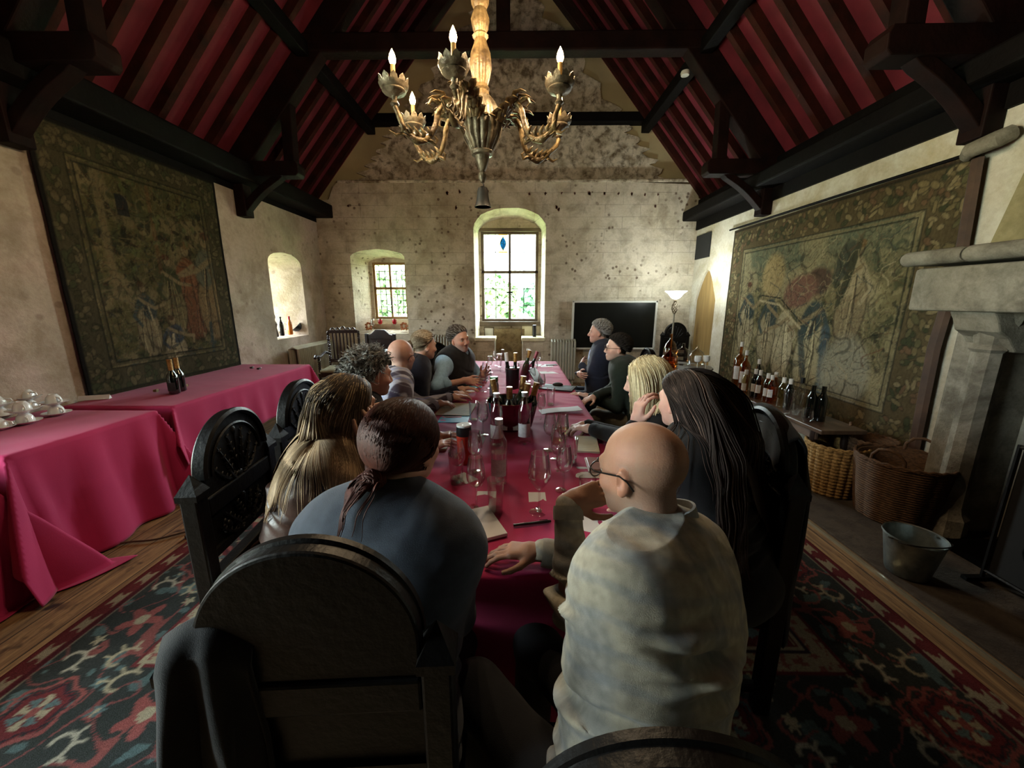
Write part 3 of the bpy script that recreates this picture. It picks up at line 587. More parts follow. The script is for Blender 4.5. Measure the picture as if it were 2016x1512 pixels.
# ---------------------------------------------------------------- tablecloths
MT['cloth'] = mat('crimson_tablecloth', (.42, .024, .105), (.36, .019, .088), 2.5, .75, bmp=.12, bsc=350, sheen=.12, spec=.12)
MT['clothd'] = MT['cloth']
def cloth(name, label, x0, x1, y0, y1, z, drops, hem_flare=.05, folds=.02, fq=9, seed=0, res=.03, skip=(), crease=.0025, wall=None):
    """drops: dict side->drop length for 'x0','x1','y0','y1'; one continuous draped sheet"""
    dx0, dx1, dy0, dy1 = (drops.get(k, 0) for k in ('x0', 'x1', 'y0', 'y1'))
    U = np.arange(x0-dx0, x1+dx1+1e-6, res); Vv = np.arange(y0-dy0, y1+dy1+1e-6, res)
    u, v = np.meshgrid(U, Vv, indexing='ij'); ex = np.maximum(u-x1, 0)-np.maximum(x0-u, 0); ey = np.maximum(v-y1, 0)-np.maximum(y0-v, 0)
    e = np.maximum(np.abs(ex), np.abs(ey)); cor = np.minimum(np.abs(ex), np.abs(ey))
    X = np.clip(u, x0, x1); Y = np.clip(v, y0, y1); Z = z-np.maximum(e-.012, 0)
    fl = np.clip(e/.35, 0, 1)
    s = X-Y; ph = noise2(s*1.3+seed, s*0, 2)*2.2
    wv = np.sin(s*fq+ph*2)*.6+.5*noise2(s*3.3+seed, e*1.1, 2)
    off = fl*(folds*wv+hem_flare*(e/.7)); off = np.maximum(off, .004*fl)+.006*np.minimum(e/.02, 1)
    L = np.hypot(ex, ey)+1e-9; nx, ny = ex/L, ey/L; b_ = np.clip(cor/.06, 0, 1); nx = nx*b_+(1-b_)*np.where(np.abs(ex) >= np.abs(ey), np.sign(ex), 0)*(e > 0); ny = ny*b_+(1-b_)*np.where(np.abs(ex) < np.abs(ey), np.sign(ey), 0)*(e > 0)
    X = X+nx*(off+cor*.38); Y = Y+ny*(off+cor*.38)
    cr1 = 1-np.abs(noise2(u*1.3+seed+v*.4, v*3.4+u*.8, 2, seed)); cr2 = 1-np.abs(noise2(u*4, v*1.3+seed, 2, seed+3)); top = (e < .01)
    Z = Z+np.where(top, crease*(np.clip(cr1, 0, 1)**6+.7*np.clip(cr2, 0, 1)**6), 0); Z = np.maximum(Z, .012)
    if wall is not None: X = np.maximum(X, wall)
    n, m_ = u.shape; idx = np.arange(n*m_).reshape(n, m_); F = np.stack([idx[:-1, :-1], idx[1:, :-1], idx[1:, 1:], idx[:-1, 1:]], -1).reshape(-1, 4)
    o = link(name, npmesh(name, np.stack([X, Y, Z], -1).reshape(-1, 3), F, MT['cloth'])); md = o.modifiers.new('thick', 'SOLIDIFY'); md.thickness = .003; md.offset = -1
    return tag(o, label, 'tablecloth')
TZ = .75
def trestle(name, label, x0, x1, y0, y1, n=2, m=None):
    t = thing(name, label, 'table', ((x0+x1)/2, (y0+y1)/2, 0)); W, D = x1-x0-.03, y1-y0-.03
    MB().box((0, 0, TZ-.03), (W, D, .04)).build('tabletop', m or MT['woodb'], t, smooth=False)
    for k in range(n):
        for s in (-1, 1): MB().lathe([(.035, 0), (.04, .05), (.028, .1), (.04, .4), (.03, .6), (.04, .70)], (s*(W/2-.12), -D/2+.15+(D-.3)*k/(n-1), .01), 10).build('leg', m or MT['woodb'], t)
    return t
trestle('dining_table', 'long table under the crimson cloth in the middle of the room', -.595, .52, 1.0, 5.13, 3)
cloth('tablecloth', 'crimson cloth covering the long central table where everyone sits', -.60, .525, .99, 5.135, TZ+.002, dict(x0=.15, x1=.15, y0=.55, y1=.25), folds=.012, hem_flare=.02, seed=2, res=.022, crease=.006)
trestle('side_table', 'long side table against the left tapestry', -3.5, -2.68, 2.9, 4.78, 2, MT['woodb'])
cloth('tablecloth', 'crimson cloth on the far side table under the left tapestry with two dark bottles', -3.52, -2.655, 2.82, 4.83, TZ+.002, dict(x1=.46, y0=.3, y1=.45), folds=.014, fq=26, hem_flare=.03, seed=5, wall=-3.55)
trestle('side_table', 'side table at left carrying the white cups', -3.5, -2.7, 1.86, 2.68, 2)
cloth('tablecloth', 'crimson floor length cloth on the side table with the white cups', -3.52, -2.665, 1.84, 2.70, TZ+.006, dict(x1=.77, y1=.72, y0=.6), folds=.05, fq=19, hem_flare=.06, seed=8, wall=-3.55)
trestle('side_table', 'side table cut by the left edge of the photo', -3.5, -2.75, .9, 1.66, 2)
cloth('tablecloth', 'crimson cloth at the left edge whose corner trails on the floorboards', -3.52, -2.70, .8, 1.72, TZ-.01, dict(x1=.95, y1=.95), folds=.05, fq=17, hem_flare=.10, seed=11, wall=-3.55)
MB().box((-2.80, 2.80, .19), (.10, .10, .36)).build('pale_box', MT['cream'], None, smooth=False, bevel=.005)
tag(bpy.data.objects['pale_box'], 'pale upright cardboard box peeping from under the left crimson cloth', 'box')
# ================================================================== PEOPLE
def nrm(v): v = np.asarray(v, float); return v/(np.linalg.norm(v)+1e-12)
def Rz(a): c, s = math.cos(a), math.sin(a); return np.array([[c, -s, 0], [s, c, 0], [0, 0, 1.]])
def Rx(a): c, s = math.cos(a), math.sin(a); return np.array([[1., 0, 0], [0, c, -s], [0, s, c]])
def Ry(a): c, s = math.cos(a), math.sin(a); return np.array([[c, 0, s], [0, 1., 0], [-s, 0, c]])
class Sdf:
    """smooth union of tapered capsules and ellipsoids, skinned to one continuous mesh"""
    def __init__(s): s.p = []
    def cone(s, a, b, ra, rb, k=.03): s.p.append(('c', np.array(a, float), np.array(b, float), ra, rb, k, 1)); return s
    def ell(s, c, r, R=None, k=.03, sub=False): s.p.append(('e', np.array(c, float), np.array(r, float), np.eye(3) if R is None else np.array(R), 0, k, -1 if sub else 1)); return s
    @staticmethod
    def dist(q, P):
        if q[0] == 'c':
            a, b, ra, rb = q[1:5]; ab = b-a; t = np.clip(((P-a)@ab)/(ab@ab+1e-12), 0, 1); return np.linalg.norm(P-(a+t[..., None]*ab), axis=-1)-(ra+(rb-ra)*t)
        c, r, R = q[1:4]; L = (P-c)@R; k0 = np.linalg.norm(L/r, axis=-1); k1 = np.linalg.norm(L/(r*r), axis=-1)+1e-9; return k0*(k0-1)/k1
    @staticmethod
    def comb(d, e, k, sg):
        if sg > 0: h = np.maximum(k-np.abs(d-e), 0)/k; return np.minimum(d, e)-h*h*k*.25
        e = -e; h = np.maximum(k-np.abs(d-e), 0)/k; return np.maximum(d, e)+h*h*k*.25
    def at(s, P):
        d = np.full(P.shape[:-1], .3)
        for q in s.p: d = s.comb(d, s.dist(q, P), q[5], q[6])
        return d
    def bounds(s, q):
        if q[0] == 'c': r = max(q[3], q[4]); return np.minimum(q[1], q[2])-r, np.maximum(q[1], q[2])+r
        ext = np.sqrt(((q[3]*q[2])**2).sum(1)); return q[1]-ext, q[1]+ext
    def mesh(s, vox):
        B = [s.bounds(q) for q in s.p if q[6] > 0]; lo = np.min([b[0] for b in B], 0)-.03; hi = np.max([b[1] for b in B], 0)+.03
        n = np.ceil((hi-lo)/vox).astype(int)+1; G = np.full(n, .08, np.float32)
        for q in s.p:
            a, b = s.bounds(q); pad = q[5]+3*vox; i0 = np.maximum(((a-pad-lo)/vox).astype(int), 0); i1 = np.minimum(((b+pad-lo)/vox).astype(int)+2, n)
            if (i1 <= i0).any(): continue
            ax = [lo[j]+vox*np.arange(i0[j], i1[j]) for j in range(3)]; P = np.stack(np.meshgrid(*ax, indexing='ij'), -1)
            sl = tuple(slice(i0[j], i1[j]) for j in range(3)); G[sl] = s.comb(G[sl], s.dist(q, P), q[5], q[6])
        g = vdb.FloatGrid(.08); g.copyFromArray(G); g.transform = vdb.createLinearTransform(voxelSize=vox)
        V, Q = g.convertToQuads(isovalue=0.0)
        return V+lo, np.ascontiguousarray(Q[:, ::-1]).astype(np.int32)
def vnormals(V, Q):
    n = np.cross(V[Q[:, 2]]-V[Q[:, 0]], V[Q[:, 3]]-V[Q[:, 1]]); N = np.zeros_like(V)
    for k in range(4): np.add.at(N, Q[:, k], n)
    return N/(np.linalg.norm(N, axis=1)[:, None]+1e-12)
def sdfobj(name, sd, vox, m, parent, wr=None, col=None, org=(0, 0, 0)):
    V, Q = sd.mesh(vox)
    if wr: V = V+vnormals(V, Q)*wr(V)[:, None]
    c = col(V) if col else np.ones((len(V), 3))
    return link(name, npmesh(name, V-np.array(org), Q, m, True, None, c), parent)
def strands(P, rad_, col, name, m, parent, org, taper=.35):
    """P (n, s, 3) strand points -> one mesh of three sided tubes"""
    n, s, _ = P.shape; T = np.gradient(P, axis=1); T /= np.linalg.norm(T, axis=2)[..., None]+1e-9
    ref = np.array([.31, .52, .79]); A = np.cross(T, ref); A /= np.linalg.norm(A, axis=2)[..., None]+1e-9; B = np.cross(T, A)
    r = rad_*(1-(1-taper)*np.linspace(0, 1, s)**2)[None, :, None]; r = r*(.75+.5*RNG.random((n, 1, 1)))
    V = np.stack([P+r*(math.cos(a)*A+math.sin(a)*B) for a in (0, 2*PI/3, 4*PI/3)], 2)
    idx = np.arange(n*s*3).reshape(n, s, 3); F = []
    for k in range(3): F.append(np.stack([idx[:, :-1, k], idx[:, :-1, (k+1) % 3], idx[:, 1:, (k+1) % 3], idx[:, 1:, k]], -1).reshape(-1, 4))
    c = np.repeat(col.reshape(n*s, 3), 3, 0)
    return link(name, npmesh(name, V.reshape(-1, 3)-np.array(org), np.concatenate(F).astype(np.int32), m, True, None, c), parent)
MT['skin'] = mat('skin', (1, 1, 1), (.90, .86, .86), 26, .56, bmp=.14, bsc=260, attr=True, spec=.32); MT['skin'].node_tree.nodes['Principled BSDF'].inputs['Subsurface Weight'].default_value = .12; MT['skin'].node_tree.nodes['Principled BSDF'].inputs['Subsurface Radius'].default_value = (.012, .004, .002)
MT['hair'] = mat('hair_strands', (1, 1, 1), (.8, .8, .8), 60, .6, attr=True, spec=.16)
MT['fab'] = mat('woven_fabric', (1, 1, 1), (.82, .82, .82), 40, .85, bmp=.25, bsc=500, attr=True, spec=.15, sheen=.12)
MT['leather'] = mat('brown_satin_leather', (1, 1, 1), (.85, .85, .85), 20, .42, bmp=.12, bsc=90, attr=True, spec=.3)
MT['shoe'] = mat('dark_shoe_leather', '15110e', '0c0a08', 20, .4)
MT['eye'] = mat('eye_white', 'cfc9c0', 'c4beb4', 20, .15); MT['iris'] = mat('dark_iris', '1d140e', '120c08', 20, .1); MT['spect'] = mat('spectacle_frame', '14110f', '0e0c0a', 20, .3)
def hand(sd, W, d, n, side, curl, spread=.06, sc=1.0, k=.004, rec=None):
    """palm from wrist W along d, palm normal n (towards the palm side), side=+1 right hand"""
    d = nrm(d); n = nrm(np.array(n)-d*np.dot(n, d)); s_ = np.cross(d, n)*side      # towards the thumb side
    sd.cone(W-d*.01, W+d*.03*sc, .026*sc, .030*sc, .015)
    for o in (-.026, -.009, .009, .026): sd.cone(W+d*.02*sc+s_*o*.7*sc, W+d*.088*sc+s_*o*sc, .0145*sc, .0125*sc, .012)
    L = [(.026, .088, (.043, .026, .020), .0088), (.009, .092, (.047, .030, .022), .009), (-.009, .088, (.043, .028, .021), .0086), (-.027, .080, (.034, .021, .018), .0076)]
    for i, (o, b, ph, r) in enumerate(L):
        c = curl[i] if isinstance(curl, (list, tuple)) else curl; p = W+d*b*sc+s_*o*sc; a = .0; dr = nrm(d+s_*spread*(o/.02))
        for j, l in enumerate(ph):
            a += c*(.8 if j == 0 else 1.0); v = dr*math.cos(a)+n*math.sin(a); q = p+v*l*sc; sd.cone(p, q, (r-.0006*j)*sc, (r-.0006*(j+1))*sc, k if j or i else .006); p = q
    p = W+d*.028*sc+s_*.026*sc+n*.006; v = nrm(d*.75+s_*.75+n*.25); q = p+v*.042*sc; sd.cone(p, q, .0135*sc, .0105*sc, .012)
    v = nrm(d*.95+s_*.35+n*.35); p2 = q+v*.030*sc; sd.cone(q, p2, .0105*sc, .009*sc, k); v = nrm(d+n*.3+s_*.1); sd.cone(p2, p2+v*.024*sc, .009*sc, .0075*sc, k)
def person(label, head, face, look=0, pitch=0, roll=0, lean=None, w=1.0, belly=0., hs=1.0, neck=.055, handL=None, handR=None, poleL=(0, -.2, -1), poleR=(0, -.2, -1), hdL=None, hdR=None, curl=.35, vox=.006,
           skin=(.55, .33, .24), top='fab', topcol=(.03, .03, .035), ease=.014, legcol=(.015, .015, .02), wr=.006, sleeve=1.0, vest=None, collar=None, hair=None, haircol=((.1, .07, .05),)*2, scalp=None, stub=None, specs=False, nose=1.0,
           jacket=False, lapel=None, ring=None, watch=None, yoke=None, long=0., feet=True, yshift=0, hem=None, colfn=None, knee=0, beard=None):
    F = Rz(rad(face)); X, Y_, Z_ = F[:, 0], F[:, 1], F[:, 2]; H0 = np.array(head, float)
    HR = Rz(rad(face+look))@Rx(rad(pitch))@Ry(rad(roll)); hx, hy, hz = HR.T
    def HD(p): return H0+HR@(np.array(p)*hs)
    Nk = HD((0, -.035, -.135))-np.array([0, 0, .025]); Lsp = .50
    ld = Rz(rad(face if lean is None else lean))@np.array([0, 1, 0]); zr = np.clip((Nk[2]-.56)/Lsp, .55, 1.0); ln = math.acos(zr)
    S = nrm(ld*math.sin(ln)+np.array([0, 0, 1])*math.cos(ln)); P = Nk-S*(Nk[2]-.56)/max(S[2], .3); Bk = nrm(np.cross(X, S)); Bk = -Bk if np.dot(Bk, Y_) > 0 else Bk   # towards the back
    org = np.array([P[0], P[1], 0.0]); t = thing('person', label, 'person', org)
    LS = np.linalg.norm(Nk-P); q = lambda u, b=0, x=0: P+S*LS*u+Bk*b+X*x
    sw = .150*w; ShL, ShR = q(.87, .022, -sw), q(.87, .022, sw)
    def arm(Sh, target, pole, sgn):
        if target is None: target = P+Y_*.30+X*sgn*.08+np.array([0, 0, .10])
        Wt = np.array(target, float); U, Lf = .285, .255; v = Wt-Sh; dd = min(np.linalg.norm(v), U+Lf-.01); v = nrm(v); Wt = Sh+v*dd
        a = (U*U-Lf*Lf+dd*dd)/(2*dd); h = math.sqrt(max(U*U-a*a, 0)); pl = F@np.array([pole[0]*sgn, pole[1], pole[2]]); pl = nrm(pl-v*np.dot(pl, v)); return Sh+v*a+pl*h, Wt
    if handL == 'cross': cc = q(.50, -.22); handL = cc+X*.09+S*.03; handR = cc-X*.10-S*.03
    ER, WR = arm(ShR, handR, poleR, 1); EL, WL = arm(ShL, handL, poleL, -1)
    hipz = np.array([0, 0, -.02])
    def torso(sd, e, k=.05):
        R = np.stack([X, np.cross(S, X), S], 1)
        sd.ell(P+hipz, (.165*w+e, .125+e+belly*.5, .125+e), R, k).ell(q(.28, -.02-belly*.35), (.142*w+e+belly*.5, .108+e+belly, .16+e), R, k)
        sd.ell(q(.60, .008), (.160*w+e, .112+e+belly*.2, .19+e), R, k).ell(q(.78, .024), (.150*w+e, .088+e, .13+e), R, k)
        sd.cone(ShL, ShR, .050+e, .050+e, k); sd.ell(q(.80, .035), (.165*w+e, .062+e, .12+e), R, .08); sd.cone(q(.93, .02, -.5*sw), Nk+Bk*.006, .042+e, .046+e*.6, k).cone(q(.93, .02, .5*sw), Nk+Bk*.006, .042+e, .046+e*.6, k)
    def armp(sd, Sh, E, W_, e, t0=1.0, k=.03):
        sd.cone(Sh, E, .050*w**.5+e, .040+e, k); 
        if t0 > 0: sd.cone(E, E+(W_-E)*min(t0, 1), .040+e, .040+(.027-.040)*t0+e, .02)
    legs = []
    for s in (-1, 1):
        hip = P+X*s*.09*w+np.array([0, 0, -.04]); kn = P+Y_*(.42)+X*s*(.11+knee)+np.array([0, 0, 0]); kn[2] = .53; an = kn+Y_*(.02)+X*s*.01; an[2] = .10; legs.append((hip, kn, an))
    # body: one surface with neck, head, arms, hands, legs
    b = Sdf(); torso(b, -.012)
    for s, Sh, E, W_, hd in ((-1, ShL, EL, WL, hdL), (1, ShR, ER, WR, hdR)):
        armp(b, Sh, E, W_, -.004); hd = hd or {}; dirn = hd.get('d', nrm(W_-E)+nrm(Y_)*.2); nn = hd.get('n', (0, 0, -1)); hand(b, W_, dirn, nn, s, hd.get('curl', curl), hd.get('spread', .1), .96*hs)
    for hip, kn, an in legs: b.cone(hip, kn, .078, .052, .05).cone(kn, an, .05, .035, .02).cone(an, an+Y_*.12+np.array([0, 0, -.05]), .035, .03, .02)
    n_h = len(b.p); b.cone(Nk+Bk*.004-S*.03, HD((0, -.022, -.055)), neck*1.02, neck*.96, .03)
    E3 = HR
    b.ell(HD((0, -.014, .032)), np.array((.0745, .096, .083))*hs, E3, .02).ell(HD((0, .012, -.012)), np.array((.066, .078, .075))*hs, E3, .02)
    b.ell(HD((0, .040, -.058)), np.array((.049, .048, .050))*hs, E3, .025).ell(HD((0, .070, -.090)), np.array((.023, .020, .018))*hs, E3, .022)
    b.cone(HD((-.030, .077, .022)), HD((.030, .077, .022)), .013*hs, .013*hs, .012)
    for s in (-1, 1):
        b.ell(HD((s*.036, .062, -.026)), np.array((.021, .020, .018))*hs, E3, .02)
        b.ell(HD((s*.031, .092, .001)), np.array((.015, .013, .010))*hs, E3, .010, sub=True)
        b.ell(HD((s*.0105, .096, -.036)), np.array((.008, .009, .007))*hs, E3, .006)
        er = HR@Rz(-s*.35)@Ry(s*.12); ec = HD((s*.0755, -.004, -.010)); b.ell(ec, np.array((.0075, .0175, .031))*hs, er, .007); b.ell(HD((s*.083, .002, -.006)), np.array((.005, .010, .017))*hs, er, .004, sub=True); b.ell(HD((s*.074, .003, -.035)), np.array((.006, .009, .009))*hs, er, .006)
    b.cone(HD((0, .083, .012)), HD((0, .083+.022*nose, -.028)), .0085*hs, .0105*hs, .008)
    b.ell(HD((0, .087, -.061)), np.array((.024, .010, .006))*hs, E3, .006).ell(HD((0, .085, -.072)), np.array((.020, .010, .007))*hs, E3, .006); b.ell(HD((0, .098, -.0665)), np.array((.022, .006, .0016))*hs, E3, .003, sub=True)
    headp = [z for z in b.p[n_h:] if z[6] > 0 and not (z[0] == 'e' and max(z[2]) < .012)]; sk = np.array(skin)
    for s in (-1, 1): b.cone(HD((s*.019, .082, .0085)), HD((s*.042, .078, .0075)), .0042*hs, .0042*hs, .004)
    def bcol(V):
        L = (V-H0)@HR/hs; c = np.tile(sk, (len(V), 1)); hd_ = np.linalg.norm(L, axis=1) < .16
        def bl(mask, cc): 
            m_ = np.clip(mask, 0, 1)[:, None]; return c*(1-m_)+np.array(cc)*m_
        lip = np.exp(-((L[:, 0]/.022)**2+((L[:, 2]+.0665)/.010)**2)**2)*(L[:, 1] > .06)*hd_; c = bl(lip*.7, sk*np.array([1.0, .55, .5]))
        for s in (-1, 1): ck = np.exp(-(((L[:, 0]-s*.045)/.024)**2+((L[:, 2]+.03)/.024)**2))*(L[:, 1] > .02)*hd_; c = bl(ck*.35, sk*np.array([1.15, .75, .7]))
        ear = np.exp(-((np.abs(L[:, 0])-.08)/.012)**2)*(np.abs(L[:, 1]) < .035)*hd_; c = bl(ear*.4, sk*np.array([1.1, .7, .62]))
        if scalp is not None:
            y = L[:, 1]; hl = np.interp(y, [-.11, -.03, 0, .03, .06, .1], [-.075, -.045, .005, .035, .070, .095])+ (0.0); mk = np.clip((L[:, 2]-hl)/.01, 0, 1)*hd_; c = bl(mk, scalp)
        if stub is not None:
            y = L[:, 1]; jaw = np.clip((-.03-L[:, 2]-.25*np.clip(.03-y, 0, 1))/.02, 0, 1)*(y > -.035)*(L[:, 2] > -.125)*hd_; c = bl(jaw*stub[1], stub[0])
            if len(stub) > 2: rng = np.clip((.045-L[:, 2])/.02, 0, 1)*np.clip((.02-y)/.02, 0, 1)*np.clip((L[:, 2]+.09)/.02, 0, 1)*hd_*(np.abs(L[:, 0]) < .075); c = bl(rng*stub[2], stub[0])
        return c*(1+.10*noise3(V*18)[:, None])
    bd = sdfobj('body', b, vox, MT['skin'], t, None, bcol, org)
    e = MB()
    for s in (-1, 1): e.ell(HD((s*.031, .0735, .001)), (.0108*hs,)*3, None, 12, 8)
    ey = e.build('eyeballs', MT['eye'], t, off=org); e = MB()
    for s in (-1, 1): e.ell(HD((s*.031, .0800, .000)), np.array((.0046, .0046, .0046))*hs, None, 10, 6)
    e.build('irises', MT['iris'], ey, off=org)
    e = MB()
    for s in (-1, 1): e.tube([HD((s*x, .091-abs(x-.03)*.45, .022+.004*math.sin((x-.014)*80))) for x in (.014, .024, .034, .046)], [.003, .004, .0035, .002], 6, flat=.5)
    eb = e.build('eyebrows', MT['hair'], t, off=org); eb.data.color_attributes.new('Col', 'FLOAT_COLOR', 'POINT').data.foreach_set('color', np.tile([*haircol[0], 1], len(eb.data.vertices)).astype(np.float32))
    # clothing
    tc_ = np.array(topcol)
    rs = np.random.default_rng(int(abs(face)*7+len(label))); CR = [(rs.uniform(.0, .85)*LS, rs.uniform(-.12, .12)*w, rs.uniform(-.35, .35), rs.uniform(.05, .13), rs.uniform(.5, 1.2)) for _ in range(9)]
    def wrf(V):
        L = (V-P)@np.stack([X, np.cross(S, X), S], 1); o_ = .35*noise3(L*np.array([10, 10, 16])+3)+.25*noise3(L*22); jj = .012*noise3(L*np.array([9, 9, 3]))
        for z0, xc, sl, wd_, am in CR:
            q_ = L[:, 2]-z0-sl*(L[:, 0]-xc)-jj; env = np.exp(-((L[:, 0]-xc)/wd_)**2); o_ = o_+1.7*am*env*(np.exp(-(q_/.012)**2)-.7*np.exp(-((q_+.024)/.014)**2))
        if yoke: o_ = o_-1.2*np.exp(-((L[:, 2]-yoke*LS-.03*np.abs(L[:, 0])*8*.3)/.004)**2)*np.exp(-(L[:, 0]/.15)**6)*np.clip(L[:, 1]*np.sign(np.dot(Bk, np.cross(X, S)))/.04, 0, 1)
        return wr*o_
    g = Sdf(); torso(g, ease, .09)
    if long: g.ell(P+hipz-np.array([0, 0, long*.5]), (.19*w, .16, .13+long*.5), F, .06)
    for Sh, E, W_ in ((ShL, EL, WL), (ShR, ER, WR)): armp(g, Sh, E, W_, ease*.55, sleeve-.06 if sleeve > .9 else sleeve, .035)
    for hip, kn, an in legs: g.cone(hip, hip+(kn-hip)*.22, .085+ease*.6, .075+ease*.6, .04)
    g.p = [q_ for q_ in g.p]; g.ell(Nk+S*.035, (.062, .062, .05), None, .01, sub=True)
    cf = colfn or (lambda V, L: np.tile(tc_, (len(V), 1)))
    def tcol(V): L = (V-P)@np.stack([X, np.cross(S, X), S], 1); return np.clip(cf(V, L), 0, 1)
    tp = sdfobj('jacket' if jacket else ('shirt' if hem is None else hem), g, max(vox, .006), MT[top], t, wrf, tcol, org)
    if sleeve > .9:
        for E, W_ in ((EL, WL), (ER, WR)):
            d = nrm(W_-E); MB().tube([W_-d*.045, W_-d*.02, W_-d*.008, W_-d*.012], [.031+ease*.6, .031+ease*.6, .029+ease*.6, .024], 14, cap=False).build('cuff', MT[top], tp, off=org)
    else:
        for E, W_ in ((EL, WL), (ER, WR)):
            d = nrm(W_-E); c0 = E+(W_-E)*sleeve; MB().tube([c0-d*.03, c0-d*.02, c0, c0+d*.025, c0+d*.012], [.040+ease*.6, .047+ease*.6, .049+ease*.6, .045+ease*.6, .03], 14, cap=False).build('rolled_cuff', MT[top], tp, off=org)
    for o in tp.children:
        if not o.data.color_attributes: o.data.color_attributes.new('Col', 'FLOAT_COLOR', 'POINT').data.foreach_set('color', np.tile([*tc_, 1], len(o.data.vertices)).astype(np.float32))
    lg = Sdf(); lg.ell(P+hipz-np.array([0, 0, .01]), (.168*w+.012, .14+belly*.4, .12), F, .05)
    for hip, kn, an in legs: lg.cone(hip, kn, .088, .066, .06).cone(kn, an+np.array([0, 0, .02]), .064, .052, .03)
    sdfobj('trousers', lg, .010, MT['fab'], t, lambda V: .006*noise3(V*np.array([9, 9, 5])), lambda V: np.tile(np.array(legcol), (len(V), 1)), org)
    for hip, kn, an in legs:
        s_ = Sdf(); s_.cone(an+np.array([0, 0, -.03]), an+np.array([0, 0, -.055])-Y_*.02, .042, .040, .03).cone(an+Y_*.02+np.array([0, 0, -.055]), an+Y_*.15+np.array([0, 0, -.062]), .040, .034, .03)
        sdfobj('shoe', s_, .009, MT['shoe'], t, org=org)
    def ringc(r0, r1, h, up, m, cc, nm, thick=.006, par=None, back=.0, openf=.6):
        V = []; n = 36; A = Nk+S*up+Bk*back
        fx, fy, fz = X, nrm(np.cross(S, X)), S; V = []; 
        for i in range(n+1):
            a = PI/2+openf/2+(2*PI-openf)*i/n; dv = fx*math.cos(a)+fy*math.sin(a)
            lift = .010*math.sin(a)*-1
            V += [A+dv*r0+fz*(h+lift), A+dv*(r0+thick)+fz*(h+lift), A+dv*(r1+thick)+fz*(lift-h*.55), A+dv*(r1)+fz*(lift-h*.55)]
        Fc = [(4*i+k, 4*i+(k+1) % 4, 4*(i+1)+(k+1) % 4, 4*(i+1)+k) for i in range(n) for k in range(4)]
        me = npmesh(nm, np.array(V)-org, Fc, m, True, 40, np.tile(np.array(cc), (len(V), 1))); return link(nm, me, par or tp)
    if collar is not None: ringc(neck+.014, neck+.036, .044, .030, MT['fab'], collar, 'collar')
    if jacket:
        ringc(neck+.012, neck+.040, .030, .004, MT[top], lapel or tuple(tc_*1.3), 'lapel_collar', .008)
        inn = Sdf(); R = np.stack([X, np.cross(S, X), S], 1)      # shirt front showing between the lapels
        inn.ell(q(.62, -.115-belly*.6), (.045, .030, .17), R, .02); sdfobj('shirt_front', inn, .008, MT['fab'], t, None, lambda V: np.tile(np.array(ring or (.4, .45, .6)), (len(V), 1)), org)
    if vest is not None:
        v_ = Sdf(); torso(v_, ease+.013, .09); 
        for Sh, s in ((ShL, -1), (ShR, 1)): v_.ell(Sh+X*s*.055-S*.01, (.062, .11, .10), F, .02, sub=True)
        v_.ell(Nk+S*.02-Bk*.03, (.068, .075, .07), None, .01, sub=True)
        sdfobj('vest', v_, .007, MT['fab'], t, wrf, lambda V: np.tile(np.array(vest), (len(V), 1)), org)
    if watch:
        E, W_ = (ER, WR) if watch == 'R' else (EL, WL); d = nrm(W_-E); MB().tube([W_-d*.035, W_-d*.012], .037, 14).build('wristwatch', MT['blackp'], t, off=org)
    if specs:
        f = MB(); R_ = HR
        for s in (-1, 1):
            f.tube([HD((s*.033+.024*math.cos(a), .099, -.002+.018*math.sin(a))) for a in np.linspace(0, 2*PI, 17)], .0018, 5); f.tube([HD((s*.057, .098, .006)), HD((s*.078, .07, .006)), HD((s*.0815, .0, .006)), HD((s*.0805, -.018, -.004)), HD((s*.079, -.032, -.022))], .0022, 5)
        f.tube([HD((-.010, .101, .004)), HD((.010, .101, .004))], .0018, 5); sp = f.build('spectacles', MT['spect'], t, off=org)
        f = MB()
        for s in (-1, 1): f.add([HD((s*.033+.023*math.cos(a), .099, -.002+.017*math.sin(a))) for a in np.linspace(0, 2*PI, 16, endpoint=False)], [tuple(range(16))])
        f.build('lenses', MT['glass'], sp, off=org)
    # hair
    col2 = [np.array(c) for c in haircol]
    body = Sdf(); body.p = [z for z in headp]; body.ell(HD((0, -.014, .032)), np.array((.0765, .098, .085))*hs, E3, .02)
    gs = Sdf(); torso(gs, ease+.006, .09)
    for Sh, E, W_ in ((ShL, EL, WL), (ShR, ER, WR)): gs.cone(Sh, E, .056+ease*.55, .046+ease*.55, .035)
    body.p += gs.p
    def sim(roots, d0, length, steps, grav, stiff, extra=None, cn=.0, cs=20., off=.004):
        p = roots.copy(); d = d0.copy(); out = [p.copy()]; h = (length/steps)[:, None] if np.ndim(length) else length/steps
        for i in range(steps):
            tg = grav(p, i/steps) if callable(grav) else np.broadcast_to(grav, p.shape); d = d*stiff+tg*(1-stiff)
            if cn: d = d+cn*np.stack([noise3(p*cs+5), noise3(p*cs+50), noise3(p*cs+95)], -1)
            d /= np.linalg.norm(d, axis=1)[:, None]+1e-9; p = p+d*h
            for _ in range(2):
                s0 = body.at(p); ee = 1e-3; gr_ = np.stack([body.at(p+np.eye(3)[j]*ee)-s0 for j in range(3)], -1)/ee; gr_ /= np.linalg.norm(gr_, axis=1)[:, None]+1e-9
                pen = np.maximum(off-s0, 0)[:, None]; p = p+gr_*pen
            d = nrm_rows(p-out[-1]); out.append(p.copy())
        return np.stack(out, 1)
    def nrm_rows(a): return a/(np.linalg.norm(a, axis=1)[:, None]+1e-9)
